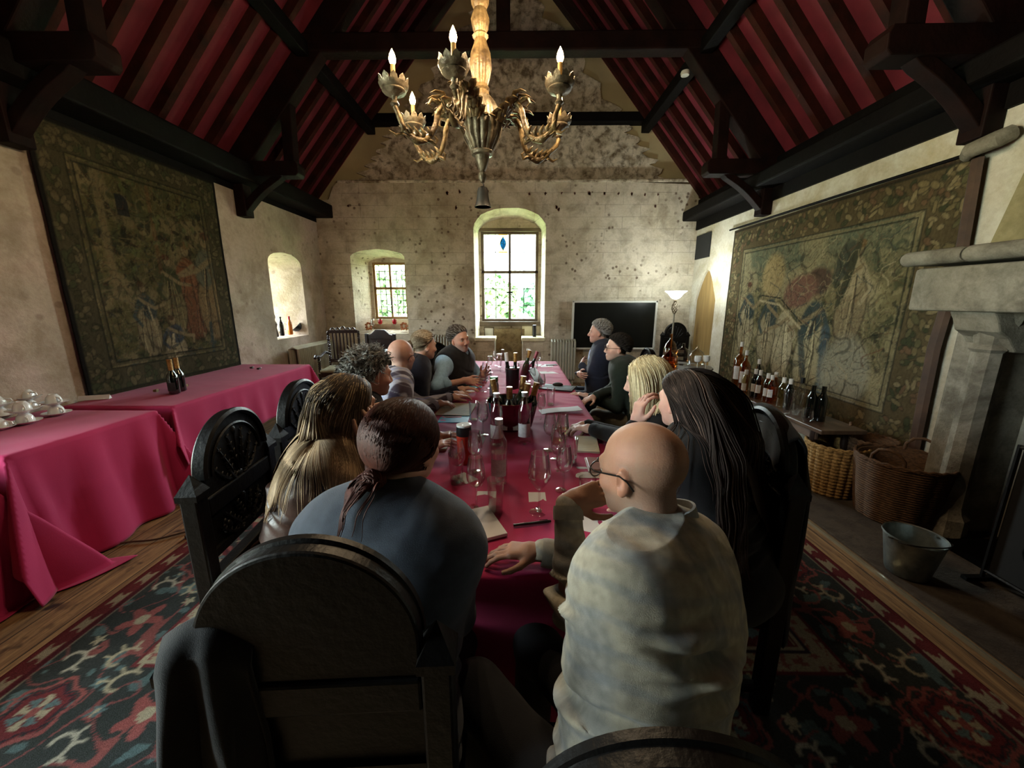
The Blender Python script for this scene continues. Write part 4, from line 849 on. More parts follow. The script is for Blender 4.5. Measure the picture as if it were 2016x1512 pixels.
    def roots(n, low=1.0, front=.0):
        U = RNG.normal(size=(n*4, 3)); U = nrm_rows(U); hl = np.interp(U[:, 1], [-1, -.5, -.1, .2, .5, .8, 1], [-.78*low, -.62*low, -.34*low, .02, .28, .52+front, .62])
        U = U[U[:, 2] > hl][:n]; return U, H0+(U*np.array([.0775, .099, .086])*hs+np.array([0, -.014, .032])*hs)@HR.T, U@HR.T
    if hair:
        kind = hair[0]; n = hair[1]; U, Pr, Nn = roots(n, hair[2].get('low', 1.0), hair[2].get('front', 0)); o = hair[2]; n = len(U); L_ = o['len']*(.75+.5*RNG.random(n)); st = o.get('steps', 10); r_ = o.get('r', .002)
        if kind == 'short':
            cd = np.array(o.get('comb', (0, -.5, .2)))@HR.T; d0 = nrm_rows(Nn*o.get('lift', .5)+cd+RNG.normal(size=Nn.shape)*o.get('mess', .1)); PP = sim(Pr, d0, L_, st, lambda p, u: nrm_rows(Nn*.2+cd*.8-np.array([0, 0, .3*u])), .8, cn=o.get('curl', 0), cs=o.get('cs', 30), off=.002)
        if kind == 'long':
            part = o.get('part', 0.0); sd_ = np.sign(U[:, 0]-part*.3+1e-6)[:, None]; side = (sd_*hx[None, :])
            back = -hy*o.get('back', .35)
            d0 = nrm_rows(side*o.get('spread', .45)*(1-np.abs(U[:, :1]))+Nn*.2+back); L_ = np.maximum(o['len']*(.85+.3*RNG.random(n))*(.75+.5*np.clip(U[:, 2], -.6, 1)), .05); sw_ = np.array(o.get('sway', (0, 0, 0)))
            PP = sim(Pr+Nn*.003, d0, L_, st, lambda p, u: nrm_rows(np.array([0, 0, -1.])+(back+side*.25)*(1-u)**2*.9+sw_*u+np.zeros_like(p)), o.get('stiff', .62), cn=o.get('curl', .12), cs=o.get('cs', 14), off=o.get('off', .006)); 
        if kind == 'bun':
            bp = HD(o.get('at', (0, -.115, .0))); d0 = nrm_rows(Nn*.1+nrm_rows(bp-Pr)); ds = np.linalg.norm(bp-Pr, axis=1); L_ = ds*1.25+.02
            PP = sim(Pr, d0, L_, st, lambda p, u: nrm_rows(bp-p), .35, cn=o.get('curl', .03), cs=25, off=o.get('off', .006))
        prof = np.linspace(0, 1, PP.shape[1])[None, :, None]; tipm = np.clip((prof-o.get('tipat', .3))/.5, 0, 1)
        C_ = col2[0]*(1-tipm)+col2[1]*tipm; C_ = C_*(.65+.7*RNG.random((n, 1, 1))); hl = (RNG.random((n, 1, 1)) < o.get('hi', .0)); C_ = np.where(hl, np.array(o.get('hicol', (.5, .5, .5)))*(.8+.4*RNG.random((n, 1, 1))), C_); C_ = np.broadcast_to(C_, PP.shape)
        ho = strands(PP, r_, np.clip(C_, 0, 1), 'hair', MT['hair'], t, org)
        if kind == 'bun':
            rb = o.get('rb', .035); k = 260; A = RNG.random(k)*2*PI; ph = np.linspace(0, 1.6*PI, 12)[None, :]; rr = rb*(.75+.3*RNG.random((k, 1))); bx = nrm(np.cross(hz, -hy)); tilt = RNG.normal(size=(k, 3))*.45; ax = nrm_rows(-hy[None]+tilt); e1 = nrm_rows(np.cross(ax, hz[None])); e2 = np.cross(ax, e1)
            PB = bp-hy*rb*.5+(np.cos(ph+A[:, None])*rr)[..., None]*e1[:, None]+(np.sin(ph+A[:, None])*rr)[..., None]*e2[:, None]*1.05+ax[:, None]*(rr*.3)[..., None]
            CB = np.broadcast_to(col2[1]*(.6+.8*RNG.random((k, 1, 1))), PB.shape); strands(PB, .0028, np.clip(CB, 0, 1), 'hair_bun', MT['hair'], ho, org)
            tl = o.get('tail')
            if tl: 
                k = tl[0]; p0 = bp-hy*.01+RNG.normal(size=(k, 3))*.010; PT = sim(p0, nrm_rows(-hy[None]*.8-hz[None]*.4+RNG.normal(size=(k, 3))*.2), tl[1]*(.6+.6*RNG.random(k)), 12, np.array([0, 0, -1.]), .6, cn=.35, cs=22, off=.008)
                strands(PT, .002, np.clip(np.broadcast_to(col2[1]*(.6+.8*RNG.random((k, 1, 1))), PT.shape), 0, 1), 'pony_tail', MT['hair'], ho, org)
    return dict(t=t, P=P, S=S, Nk=Nk, W=(WL, WR), E=(EL, ER), org=org, HD=HD, Bk=Bk, X=X, Y=Y_)
def plaidcol(bands):
    return bands
def stripe(u, per, wd, ph=0): x = np.abs(((u/per+ph) % 1)-.5)*2; return np.clip((x-(1-wd))/.12, 0, 1)
def shirt_plaid(V, L):      # pale lilac, blue and dark maroon check
    a = L[:, 0]+.3*L[:, 1]; b = L[:, 2]; c = np.tile([.52, .52, .62], (len(V), 1))
    m1 = stripe(a, .11, .45)[:, None]; c = c*(1-m1*.9)+np.array([.035, .012, .03])*m1*.9; m2 = stripe(b, .11, .3, .2)[:, None]; c = c*(1-m2*.6)+np.array([.03, .02, .05])*m2*.6
    m3 = stripe(a, .11, .10, .5)[:, None]; c = c*(1-m3)+np.array([.15, .2, .6])*m3; m4 = stripe(b, .055, .10, .0)[:, None]; return c*(1-m4*.5)+np.array([.6, .6, .65])*m4*.5
def overshirt(V, L):        # brushed sand and grey-blue faded check
    c = np.tile([.33, .295, .225], (len(V), 1)); q_ = L+.012*np.stack([noise3(V*9), noise3(V*9+7), noise3(V*9+17)], -1); nz = noise3(V*16)[:, None]*.35
    def band(u, per, wd): x = np.abs(((u/per) % 1)-.5)*2; return np.clip((x-(1-wd))/.22, 0, 1)[:, None]
    m1 = np.clip(band(q_[:, 0], .10, .45)+nz, 0, 1); c = c*(1-m1*.45)+np.array([.13, .155, .185])*m1*.45; m2 = np.clip(band(q_[:, 2], .055, .42)+nz, 0, 1); c = c*(1-m2*.45)+np.array([.14, .16, .185])*m2*.45
    m3 = band(q_[:, 0]+.03, .0625, .10); c = c*(1-m3*.35)+np.array([.45, .42, .36])*m3*.35
    return c*(1+.22*noise3(V*70)[:, None]+.15*noise3(V*6)[:, None])
G = lambda *c: c
WH = (.55, .33, .25)
PPL = {}
PPL['bald2'] = person('bald man from behind in a sand and grey checked overshirt, hand at his mouth', (.285, .83, 1.165), 40, look=2, pitch=-10, roll=4, lean=-20, w=.98, handL=tuple(aty(1118, 990, .985)), poleL=(.35, -.4, -1), handR=(.07, 1.04, .80), poleR=(1, -.3, -.6),
    hdL=dict(d=(.85, .02, .30), n=(.1, .75, -.6), curl=[.25, .45, .6, .7]), hdR=dict(d=(-1, .1, 0), curl=.3), vox=.0045, skin=(.33, .172, .11), colfn=overshirt, topcol=(.26, .24, .20), ease=.019, wr=.011, collar=(.22, .23, .24), stub=((.17, .115, .085), .6, .55), specs=True, long=.10, yoke=.70, haircol=(G(.03, .02, .015),)*2, legcol=(.01, .01, .012), neck=.058)
PPL['dark_back'] = person('woman seen from behind in a dark blue fleece with auburn hair tied low', (-.290, .93, 1.185), -8, look=-18, pitch=-4, w=1.06, handL=(-.34, 1.22, .80), handR=(-.20, 1.13, .80), poleL=(.25, -.9, -1), poleR=(.25, -.9, -1), vox=.0055, skin=WH, topcol=(.045, .055, .075), ease=.024, wr=.007,
    hair=('bun', 4200, dict(len=.2, steps=12, r=.0027, at=(0, -.088, -.055), rb=.026, tail=(260, .13), curl=.02)), haircol=(G(.045, .012, .007), G(.065, .017, .010)), scalp=(.05, .02, .012), legcol=(.01, .01, .012))
PPL['brown'] = person('woman with long brown to blonde hair and a brown satin shirt, chin on her hand', (-.625, 1.37, 1.165), -70, look=22, pitch=-6, roll=-6, w=.95, handR=(-.52, 1.30, 1.03), poleR=(.3, .6, -1), handL=(-.50, 1.52, 1.0), poleL=(.6, .2, -1), hdR=dict(d=(.1, .15, 1), n=(-.8, .5, 0), curl=.5), hdL=dict(d=(-.1, .0, 1), n=(-.7, -.5, 0), curl=.55), vox=.0055, skin=(.5, .3, .21), top='leather', topcol=(.045, .022, .016), ease=.024, wr=.011,
    hair=('long', 3600, dict(len=.42, steps=24, r=.0023, back=.35, spread=.3, part=0, curl=.26, cs=13, tipat=.1, stiff=.6, hi=.16, hicol=(.42, .30, .17), sway=(-.12, 0, 0))), haircol=(G(.045, .030, .020), G(.24, .16, .09)), scalp=(.04, .028, .02), watch='R')
PPL['curly'] = person('man with curly grey hair and dark jacket, seen behind the long haired woman', (-.745, 1.93, 1.18), -75, look=25, pitch=-8, w=1.0, handR=(-.45, 1.80, .82), handL=(-.45, 1.98, .82), vox=.006, skin=(.5, .27, .2), topcol=(.018, .018, .022), ease=.022,
    hair=('short', 3800, dict(len=.070, steps=12, r=.0017, lift=.55, mess=.8, curl=1.3, cs=55, comb=(0, -.4, -.2), hi=.35, hicol=(.42, .41, .38))), haircol=(G(.10, .09, .08), G(.20, .19, .17)), scalp=(.08, .07, .06), stub=((.2, .18, .16), .4))
PPL['plaid'] = person('bald man in glasses and a blue and maroon plaid shirt at left', (-.80, 2.64, 1.175), -62, look=40, pitch=-2, w=1.08, handR=(-.60, 2.76, .80), handL=(-.52, 2.95, .80), hdR=dict(d=(.9, .2, 0), n=(-.2, 0, -1), curl=.6), vox=.006, skin=(.62, .36, .28), colfn=shirt_plaid, topcol=(.3, .3, .4), collar=(.05, .05, .08), ease=.02, wr=.008, specs=True, stub=((.45, .36, .32), .25, .2), haircol=(G(.3, .28, .26),)*2, legcol=(.02, .02, .03))
PPL['tied'] = person('woman with tied-back grey blonde hair and a navy top beyond the plaid shirt', (-.765, 3.16, 1.19), -65, look=12, pitch=-8, w=.95, handR=(-.52, 3.05, .80), handL=(-.50, 3.22, .80), hdR=dict(d=(.7, .4, 0), n=(0, .3, -1), curl=.5), vox=.006, skin=(.58, .36, .28), topcol=(.012, .014, .028), ease=.02,
    hair=('bun', 1500, dict(len=.2, steps=8, r=.003, at=(0, -.11, .0), rb=.026, hi=.4, hicol=(.45, .38, .28))), haircol=(G(.20, .15, .10), G(.16, .12, .08)), scalp=(.16, .12, .08), legcol=(.015, .015, .03))
PPL['vest'] = person('large man in pale blue shirt and black vest leaning over the table, hands open', (-.535, 3.58, 1.20), -112, look=-24, pitch=-4, roll=8, w=1.14, belly=.05, handR=(-.46, 3.34, .86), poleR=(.8, .2, -.6), handL=(-.34, 3.62, .84), poleL=(.7, .2, -.8), hdR=dict(d=(.9, .0, -.15), n=(0, .8, -.5), curl=.12, spread=.2), hdL=dict(d=(.5, -.5, .5), n=(-.5, -.6, 0), curl=.15, spread=.25), vox=.006, hs=1.02, skin=(.56, .32, .25), topcol=(.26, .42, .60), sleeve=.35, vest=(.008, .008, .010), collar=(.45, .42, .42), ease=.026, wr=.008, neck=.064,
    hair=('short', 2200, dict(len=.030, steps=5, r=.0024, comb=(.3, -.6, .15), lift=.22, hi=.25, hicol=(.35, .34, .33))), haircol=(G(.05, .04, .035), G(.08, .065, .055)), scalp=(.05, .04, .035), stub=((.33, .26, .23), .5), nose=1.15)
PPL['navy'] = person('grey haired man in a navy jacket with arms folded before the dark screen', (.865, 4.10, 1.225), 72, look=8, pitch=-2, w=1.1, handL='cross', poleL=(.5, -.1, -1), poleR=(.5, -.1, -1), hdL=dict(d=(.2, .9, .3), n=(.9, -.2, 0), curl=.35), hdR=dict(d=(.1, -.9, .0), n=(.9, .2, 0), curl=.35), vox=.006, skin=(.55, .33, .27), topcol=(.014, .019, .040), jacket=True, lapel=(.03, .04, .07), ring=(.42, .52, .78), collar=(.42, .52, .78), ease=.026, legcol=(.02, .03, .055),
    hair=('short', 2200, dict(len=.032, steps=6, r=.0024, comb=(-.2, -.4, .3), lift=.35, hi=.4, hicol=(.55, .54, .52))), haircol=(G(.20, .19, .18), G(.36, .35, .33)), scalp=(.22, .21, .2), nose=1.2)
PPL['green'] = person('dark haired man in glasses and a dark green jacket on the right side', (.875, 3.36, 1.145), 62, look=28, pitch=0, w=1.05, handL=(.62, 3.22, .74), handR=(.60, 3.10, .73), vox=.006, skin=(.58, .38, .31), topcol=(.012, .019, .014), jacket=True, lapel=(.06, .07, .06), ring=(.01, .01, .012), ease=.024, legcol=(.17, .15, .11), specs=True, stub=((.3, .22, .18), .3),
    hair=('short', 2200, dict(len=.026, steps=5, r=.0024, comb=(0, -.4, .1), lift=.3, mess=.2)), haircol=(G(.016, .013, .012), G(.03, .025, .022)), scalp=(.02, .016, .014))
PPL['blonde'] = person('blonde woman with a bob and black top, hands clasped on the table', (.650, 1.90, 1.16), 75, look=-2, pitch=-12, w=.92, handL=(.41, 2.22, .79), handR=(.43, 2.30, .79), poleL=(.6, -.3, -1), hdL=dict(d=(-.7, .3, 0), curl=.5), hdR=dict(d=(-.8, -.5, 0), curl=.5), vox=.006, skin=(.6, .38, .3), topcol=(.008, .008, .009), ease=.02,
    hair=('long', 2400, dict(len=.25, steps=14, r=.0028, back=.25, curl=.08, tipat=.0, hi=.3, hicol=(.70, .62, .40))), haircol=(G(.40, .32, .18), G(.55, .46, .28)), scalp=(.3, .24, .14))
PPL['brunette'] = person('woman with very long dark brown hair in black, seen from behind at right', (.655, 1.47, 1.165), 44, look=-14, pitch=-5, w=.98, handL=(.525, 1.62, 1.02), poleL=(.4, .6, -1), hdL=dict(d=(.1, .0, 1), n=(.8, .2, 0), curl=.6), handR=(.44, 1.36, .80), vox=.006, skin=(.6, .36, .29), topcol=(.006, .006, .008), ease=.024,
    hair=('long', 4200, dict(len=.60, steps=28, r=.0024, back=.8, curl=.26, cs=12, tipat=.2, hi=.10, hicol=(.11, .07, .055), off=.008)), haircol=(G(.020, .013, .011), G(.035, .022, .018)), scalp=(.02, .014, .012))
# ================================================================== TEXTILES (painted by rule on dense woven grids)
class Canvas:
    def __init__(s, w, h, res, base): s.w, s.h = w, h; s.nx, s.ny = int(w/res)+1, int(h/res)+1; u, v = np.meshgrid(np.linspace(0, w, s.nx), np.linspace(0, h, s.ny), indexing='ij'); s.u, s.v = u, v; s.c = np.tile(np.array(base, float), (s.nx, s.ny, 1)); s.d = np.zeros_like(u)
    def put(s, m, col, a=1.): m = np.clip(m, 0, 1)[..., None]*a; s.c = s.c*(1-m)+np.array(col)*m; return s
    def ell(s, x, y, rx, ry, col, ang=0, a=1., soft=.25, rel=0):
        c, n = math.cos(ang), math.sin(ang); U = ((s.u-x)*c+(s.v-y)*n)/rx; V = (-(s.u-x)*n+(s.v-y)*c)/ry; r = np.hypot(U, V); s.put((1-r)/soft, col, a)
        if rel: s.d += rel*np.clip(1-r, 0, 1)
        return s
    def line(s, pts, wd, col, a=1., rel=0):
        D = np.full_like(s.u, 9.)
        for (x0, y0), (x1, y1) in zip(pts[:-1], pts[1:]):
            dx, dy = x1-x0, y1-y0; t = np.clip(((s.u-x0)*dx+(s.v-y0)*dy)/(dx*dx+dy*dy+1e-9), 0, 1); D = np.minimum(D, np.hypot(s.u-x0-t*dx, s.v-y0-t*dy))
        s.put((wd-D)/(wd*.5), col, a); return s
    def noise(s, sc, col, th, wd=.15, a=1., st=(1, 1), seed=0): s.put((noise2(s.u*sc*st[0]+seed, s.v*sc*st[1]-seed, 3)-th)/wd, col, a); return s
def figure(cv, x, y, h, robe, robe2, r, flip=1, arm=.6, kneel=False):
    hk = h*(.72 if kneel else 1); sk = (.20, .155, .085); dk = (.028, .022, .016)
    wd = h*.17
    cv.ell(x, y+hk*.30, wd*1.12, hk*.37, dk, flip*.05, 1, .12).ell(x, y+hk*.30, wd*1.05, hk*.35, robe, flip*.05, 1, .12).ell(x+flip*wd*.2, y+hk*.62, wd*.75, hk*.20, robe2, flip*.3, 1, .2)
    for k in range(7):
        a = r.uniform(-1, 1); xs = x+a*wd*.7; cv.line([(x+a*wd*.3, y+hk*.62), (xs, y+hk*.35), (xs+r.uniform(-.3, .3)*wd, y+hk*.02)], .008, dk if k % 2 else tuple(min(1, q*1.7) for q in robe), .75)
    cv.line([(x-flip*wd*.4, y+hk*.72), (x+flip*wd*.8, y+hk*(.60)), (x+flip*wd*1.7, y+hk*(.45+arm*.35))], .030*h, sk, .95).line([(x-flip*wd*.5, y+hk*.70), (x-flip*wd*1.1, y+hk*.5), (x-flip*wd*.6, y+hk*.38)], .030*h, robe2, .95)
    cv.ell(x, y+hk*.87, h*.062, h*.078, dk).ell(x+flip*.004, y+hk*.868, h*.052, h*.066, sk).ell(x-flip*h*.015, y+hk*.915, h*.058, h*.042, r.choice([(.07, .045, .025), (.14, .09, .04), (.10, .05, .03)]))
    for sx in (-1, 1): cv.line([(x+sx*wd*.4, y+hk*.02), (x+sx*wd*.45, y-hk*.05)], .018*h, sk, .9)
def tapestry(name, label, w, h, org, rot, blue, left):
    r = random.Random(5 if left else 6); g1 = (.085, .076, .034) if left else (.135, .118, .058); cv = Canvas(w, h, .0085, g1)
    gr, dk, st, bl, ru = (.050, .055, .028), (.022, .022, .016), (.24, .20, .11), (.042, .056, .052), (.12, .056, .030)
    if left: st = (.15, .12, .066)
    cv.noise(3.0, (.17, .14, .075) if left else (.22, .19, .10), .05, .3, .8).noise(6, gr, .12, .2, .8, seed=9).noise(14, st, .3, .2, .5, seed=4).noise(12, dk, .32, .15, .7, seed=14)
    bw = .30 if not left else .22
    if left:
        for k in range(60): cv.ell(r.uniform(.1, 1.0), r.uniform(h*.5, h*.95), r.uniform(.03, .09), r.uniform(.015, .04), r.choice([gr, dk, (.09, .10, .04)]), r.uniform(0, 3), .8)
        cv.line([(.42, h*.45), (.42, h*.86)], .05, st, .7).line([(.9, h*.5), (.9, h*.86)], .03, ru, .5).put(((.055-np.abs(cv.u-.62))/.01 > 0)*((.09-np.abs(cv.v-h*.76))/.01 > 0)*1., (.02, .022, .026), .9)
        figure(cv, 1.22, .42, 1.05, ru, (.16, .07, .035), r, -1, .5); figure(cv, 1.50, .40, 1.22, (.17, .12, .06), (.10, .10, .07), r, -1, .3); figure(cv, .98, .50, .8, (.12, .10, .05), gr, r, 1, .4)
        figure(cv, .92, .12, .78, (.24, .20, .12), (.05, .06, .07), r, 1, .3, True); figure(cv, .66, .30, .72, (.17, .14, .08), bl, r, 1, .6)
        for k in range(70): cv.ell(r.uniform(.2, 1.5), r.uniform(.0, .35), r.uniform(.02, .08), r.uniform(.01, .03), r.choice([bl, gr, dk, st]), r.uniform(-.5, .5), .8)
        cv.line([(.45, .22), (.62, .12), (.80, .2), (.95, .28)], .012, st).line([(1.38, .1), (1.4, .55)], .03, bl).line([(1.62, .1), (1.60, .6)], .03, bl)
        for k in range(40): cv.ell(r.uniform(.9, 1.5), r.uniform(h*.62, h*.85), r.uniform(.02, .06), r.uniform(.01, .03), r.choice([gr, dk, (.10, .11, .05)]), r.uniform(0, 3), .8)
    else:
        # u runs from the far (left in the photo) end to the near end
        cv.put((cv.v-h*.62)/.3*(1-np.abs(cv.u-w*.35)/w), (.13, .15, .10), .7).noise(1.6, (.30, .25, .14), .05, .3, .6, seed=31)
        figure(cv, .55, .55, 1.0, (.27, .23, .14), bl, r, 1, .8); figure(cv, 1.02, .45, 1.05, (.24, .20, .12), bl, r, 1, .2); figure(cv, 1.35, .35, 1.0, (.34, .29, .18), (.30, .26, .16), r, -1, .3)
        figure(cv, 1.78, .28, 1.22, (.30, .26, .15), bl, r, -1, .2); cv.line([(1.62, .9), (1.74, .45)], .06, bl, .9).line([(1.95, .95), (2.0, .3)], .07, (.06, .085, .095), .9); figure(cv, 2.2, .85, 1.0, (.20, .16, .09), (.30, .25, .15), r, -1, .7)
        cv.ell(1.75, 1.45, .2, .16, (.09, .058, .04)).ell(2.05, 1.62, .11, .24, (.06, .065, .045), -.4).ell(1.5, 1.35, .28, .20, (.16, .085, .06), .3).ell(1.0, 1.55, .24, .3, (.30, .23, .11)).line([(.8, 1.25), (1.2, 1.2), (1.6, .95)], .018, (.36, .30, .18)).line([(.8, 1.32), (1.2, 1.28), (1.62, 1.0)], .010, dk)
        cv.ell(2.25, .55, .33, .42, (.26, .24, .17), 0, .9).ell(2.12, 1.5, .05, .4, (.05, .05, .03), -.25)
        for k in range(26):
            x0, y0 = r.uniform(.4, 2.6), r.uniform(.4, h-.5); pts = [(x0+.10*math.sin(k+t*2.5)*t, y0+.12*t) for t in np.linspace(0, 1.6, 6)]; cv.line(pts, .007, r.choice([dk, (.36, .30, .18), ru, bl]), .7)
    wu, wv2 = cv.u+.10*noise2(cv.u*3, cv.v*3, 2, 5), cv.v+.10*noise2(cv.u*3, cv.v*3, 2, 25)
    for sc_, th_, cc_, al_ in ((5, .05, dk, .55), (9, .05, (.30, .25, .14) if not left else (.16, .13, .07), .5), (13, .06, ru, .35), (16, .07, dk, .45), (7, .035, bl, .4)): cv.put((th_-np.abs(noise2(wu*sc_, wv2*sc_, 1, sc_*3.1)))/(th_*.6), cc_, al_)
    # border of fruit and leaves
    e = np.minimum(np.minimum(cv.u, w-cv.u), np.minimum(cv.v+(9 if False else 0), h-cv.v)); cv.put((bw-e)/.01, (.092, .070, .036) if not left else (.06, .052, .03)); 
    per = []
    for k in range(int(2*(w+h)/.016)):
        s_ = r.uniform(0, 2*(w+h)); b = r.uniform(.045, bw-.035)
        if s_ < w: p_ = (s_, h-b)
        elif s_ < 2*w: p_ = (s_-w, b)
        elif s_ < 2*w+h: p_ = (b, s_-2*w)
        else: p_ = (w-b, s_-2*w-h)
        if min(p_[0], w-p_[0], p_[1], h-p_[1]) > bw-.03: continue
        col = r.choice([(.18, .14, .07), (.22, .175, .095), (.15, .12, .06), gr, (.10, .09, .045), (.13, .08, .045)]) if not left else r.choice([(.095, .08, .043), gr, (.11, .09, .05), (.05, .045, .025)])
        rx, ry, an = r.uniform(.02, .055), r.uniform(.015, .03), r.uniform(0, 3); cv.ell(*p_, rx*1.2, ry*1.25, dk, an, .8).ell(*p_, rx, ry, col, an, .95)
    for q, c_ in ((bw, dk), (bw+.03, (.17, .14, .075) if not left else (.075, .064, .036)), (bw+.05, dk), (.028, dk), (.014, (.035, .025, .018))): cv.put((.010-np.abs(e-q))/.006, c_, .9)
    if left: cv.put((.035-np.minimum(np.minimum(cv.u, w-cv.u), h-cv.v))/.004, (.012, .011, .010))
    k_ = 1+.22*noise2(cv.u*60, cv.v*25, 2)+.15*noise2(cv.u*2, cv.v*2, 2, 7); C_ = np.clip(cv.c*k_[..., None], .004, 1)
    wv = .010*np.sin(cv.u*5.2+.6*np.sin(cv.v*1.3))*(1-cv.v/h*.8)+.006*noise2(cv.u*2.5, cv.v*1.2, 2); idx = np.arange(cv.nx*cv.ny).reshape(cv.nx, cv.ny); F = np.stack([idx[:-1, :-1], idx[1:, :-1], idx[1:, 1:], idx[:-1, 1:]], -1).reshape(-1, 4)
    edge = .004*noise2(cv.v*3, cv.u*0, 2); V = np.stack([cv.u+edge, -wv, cv.v], -1).reshape(-1, 3)
    o = link(name, npmesh(name, V, F, MT['tap'], True, None, C_.reshape(-1, 3)), None, None, org); o.rotation_euler = (0, 0, rot); md = o.modifiers.new('thick', 'SOLIDIFY'); md.thickness = .006; md.offset = 0; return tag(o, label, 'tapestry')
MT['tap'] = mat('woven_wool_tapestry', (1, 1, 1), (.72, .72, .72), 160, .95, bmp=.4, bsc=420, stretch=(1, 1, 3), attr=True, spec=.05)
tapestry('tapestry', 'dark olive figure tapestry with black edge on the left wall', 1.80, 2.165, (-3.565, 3.06, .745), PI/2, None, True)
tapestry('tapestry', 'large golden green figure tapestry with fruit border on the right wall', 3.04, 2.24, (3.165, 5.97, .30), -PI/2, None, False)
tag(MB().tube([(3.15, 2.91, .28), (3.14, 2.93, 1.2), (3.15, 2.90, 1.8), (3.14, 2.93, 2.50)], [.045, .05, .045, .04], 6, flat=.5).build('timber_batten', mat('brown_batten', '4b3425', '352318', 6, .7)), 'brown upright timber strip at the fireplace edge of the right tapestry', 'batten')
tag(MB().cyl((3.165, 2.85, 2.555), (3.165, 6.12, 2.575), .012, .012, 8).build('tapestry_rod', MT['oakb']), 'thin dark rod carrying the right tapestry', 'rod')
# rug
X0, X1, Y0, Y1 = -2.16, 1.92, .84, 5.75
cv = Canvas(X1-X0, Y1-Y0, .0085, (.10, .018, .02)); u, v = cv.u, cv.v; W_, H_ = cv.w, cv.h
e = np.minimum(np.minimum(u, W_-u), np.minimum(v, H_-v)); s_ = np.where(np.minimum(u, W_-u) < np.minimum(v, H_-v), v, u)
red, dkb, crm, pnk, nvy, tl = (.105, .022, .024), (.030, .033, .031), (.27, .235, .16), (.20, .060, .055), (.014, .016, .04), (.08, .12, .12)
cv.put((e > .02)*1., red); cv.put((e > .028)*(e < .085)*(np.abs(((s_/.16) % 1)-.5)*2 < .55+.25*np.sin(e*90)), crm, .9); cv.put((np.abs(e-.105) < .012)*1., (.06, .012, .016)); cv.put((e > .118)*(e < .50), dkb); cv.put((np.abs(e-.122) < .005)*1., crm, .5)
cv.put((e > .50)*(e < .515), red).put((e > .515)*(e < .60), crm).put((e > .518)*(e < .597)*(noise2(u*26, v*26, 2) > .22), pnk, .9).put((e > .60)*(e < .615), (.03, .02, .03)).put((e > .615)*1., red)
r = random.Random(3)
cv.put((e > .118)*(e < .50)*(noise2(u*9, v*9, 2, 3) > .42), tl, .8).put((e > .118)*(e < .50)*(np.abs(noise2(u*7, v*7, 1, 9)) < .035), pnk, .8)
def rosette(x, y, R, seed):
    A = np.arctan2(v-y, u-x); D = np.hypot(u-x, v-y)/R*(1+.10*np.cos(A*6)); an = .06
    cv.put((D < 1.25)*(D > 1.10), pnk, .9).put((D < 1.0), red).put((D < .95)*(D > .86), (.03, .02, .025)).put((D < .6)*(np.cos(A*4+.3) > .25), crm).put((D < .62)*(np.cos(A*4+PI+.3) > .35), tl).put(D < .2, pnk)
def flower(x, y, R, col):
    A = np.arctan2(v-y, u-x); D = np.hypot(u-x, v-y)/R; cv.put(D < .72+.28*np.cos(A*5), col).put(D < .3, crm)
def hook(x, y, R, an, col):
    pts = [(x+R*math.cos(an+t)*(1-t*.16), y+R*math.sin(an+t)*(1-t*.16)) for t in np.linspace(0, 4.0, 12)]; cv.line(pts, .010, col)
    for t in (1, 3, 5): p_ = pts[t]; cv.line([p_, (p_[0]+.035*math.cos(an+t*.36+.3), p_[1]+.035*math.sin(an+t*.36+.3))], .008, col)
n = int(H_/.62)
for side, L in (('x0', H_), ('x1', H_), ('y0', W_), ('y1', W_)):
    k = 0; q = .31
    while q < L-.2:
        b = .31; P_ = {'x0': (b, q), 'x1': (W_-b, q), 'y0': (q, b), 'y1': (q, H_-b)}[side]
        if k % 2 == 0: rosette(*P_, .105, k)
        else: flower(*P_, .10, pnk)
        for sx in (-1, 1): hx_, hy_ = (P_[0]+sx*.11, P_[1]+.22) if side[0] == 'x' else (P_[0]+.22, P_[1]+sx*.11); hook(hx_, hy_, .065, k+sx, crm if sx > 0 else (.30, .28, .22)); flower(hx_+.02, hy_-.10*sx, .03, r.choice([crm, pnk, tl]))
        q += .44; k += 1
# field of lattice compartments
a_ = ((u-.3)/.46); b_ = ((v-.3)/.5); fx, fy = np.abs(((a_+.5*(np.floor(b_) % 2)) % 1)-.5)*2, np.abs((b_ % 1)-.5)*2; D = np.maximum(fx, fy*.6+fx*.5); fl = (e > .64)
cv.put(fl*(D < .72), crm, .9).put(fl*(D < .62), (.10, .02, .02)).put(fl*(D < .5)*(noise2(u*16, v*16, 2, 5) > .1), tl).put(fl*(D < .3), pnk).put(fl*(D > .74)*(noise2(u*22, v*22, 2, 8) > .25), crm, .8).put((e > .615)*(e < .63), crm)
cv.c *= (1+.25*noise2(u*3, v*3, 3, 2)+.12*noise2(u*80, v*20, 1))[..., None]
idx = np.arange(cv.nx*cv.ny).reshape(cv.nx, cv.ny); F = np.stack([idx[:-1, :-1], idx[1:, :-1], idx[1:, 1:], idx[:-1, 1:]], -1).reshape(-1, 4)
MT['rug'] = mat('wool_rug_pile', (1, 1, 1), (.7, .7, .7), 140, .95, bmp=.5, bsc=300, attr=True, spec=.05)
tag(link('patterned_rug', npmesh('patterned_rug', np.stack([u+X0, v+Y0, .009+0*u], -1).reshape(-1, 3), F, MT['rug'], True, None, np.clip(cv.c, 0, 1).reshape(-1, 3))), 'large red, charcoal and cream oriental rug beneath the long table', 'rug')
bpy.data.objects['patterned_rug'].modifiers.new('thick', 'SOLIDIFY').thickness = .008
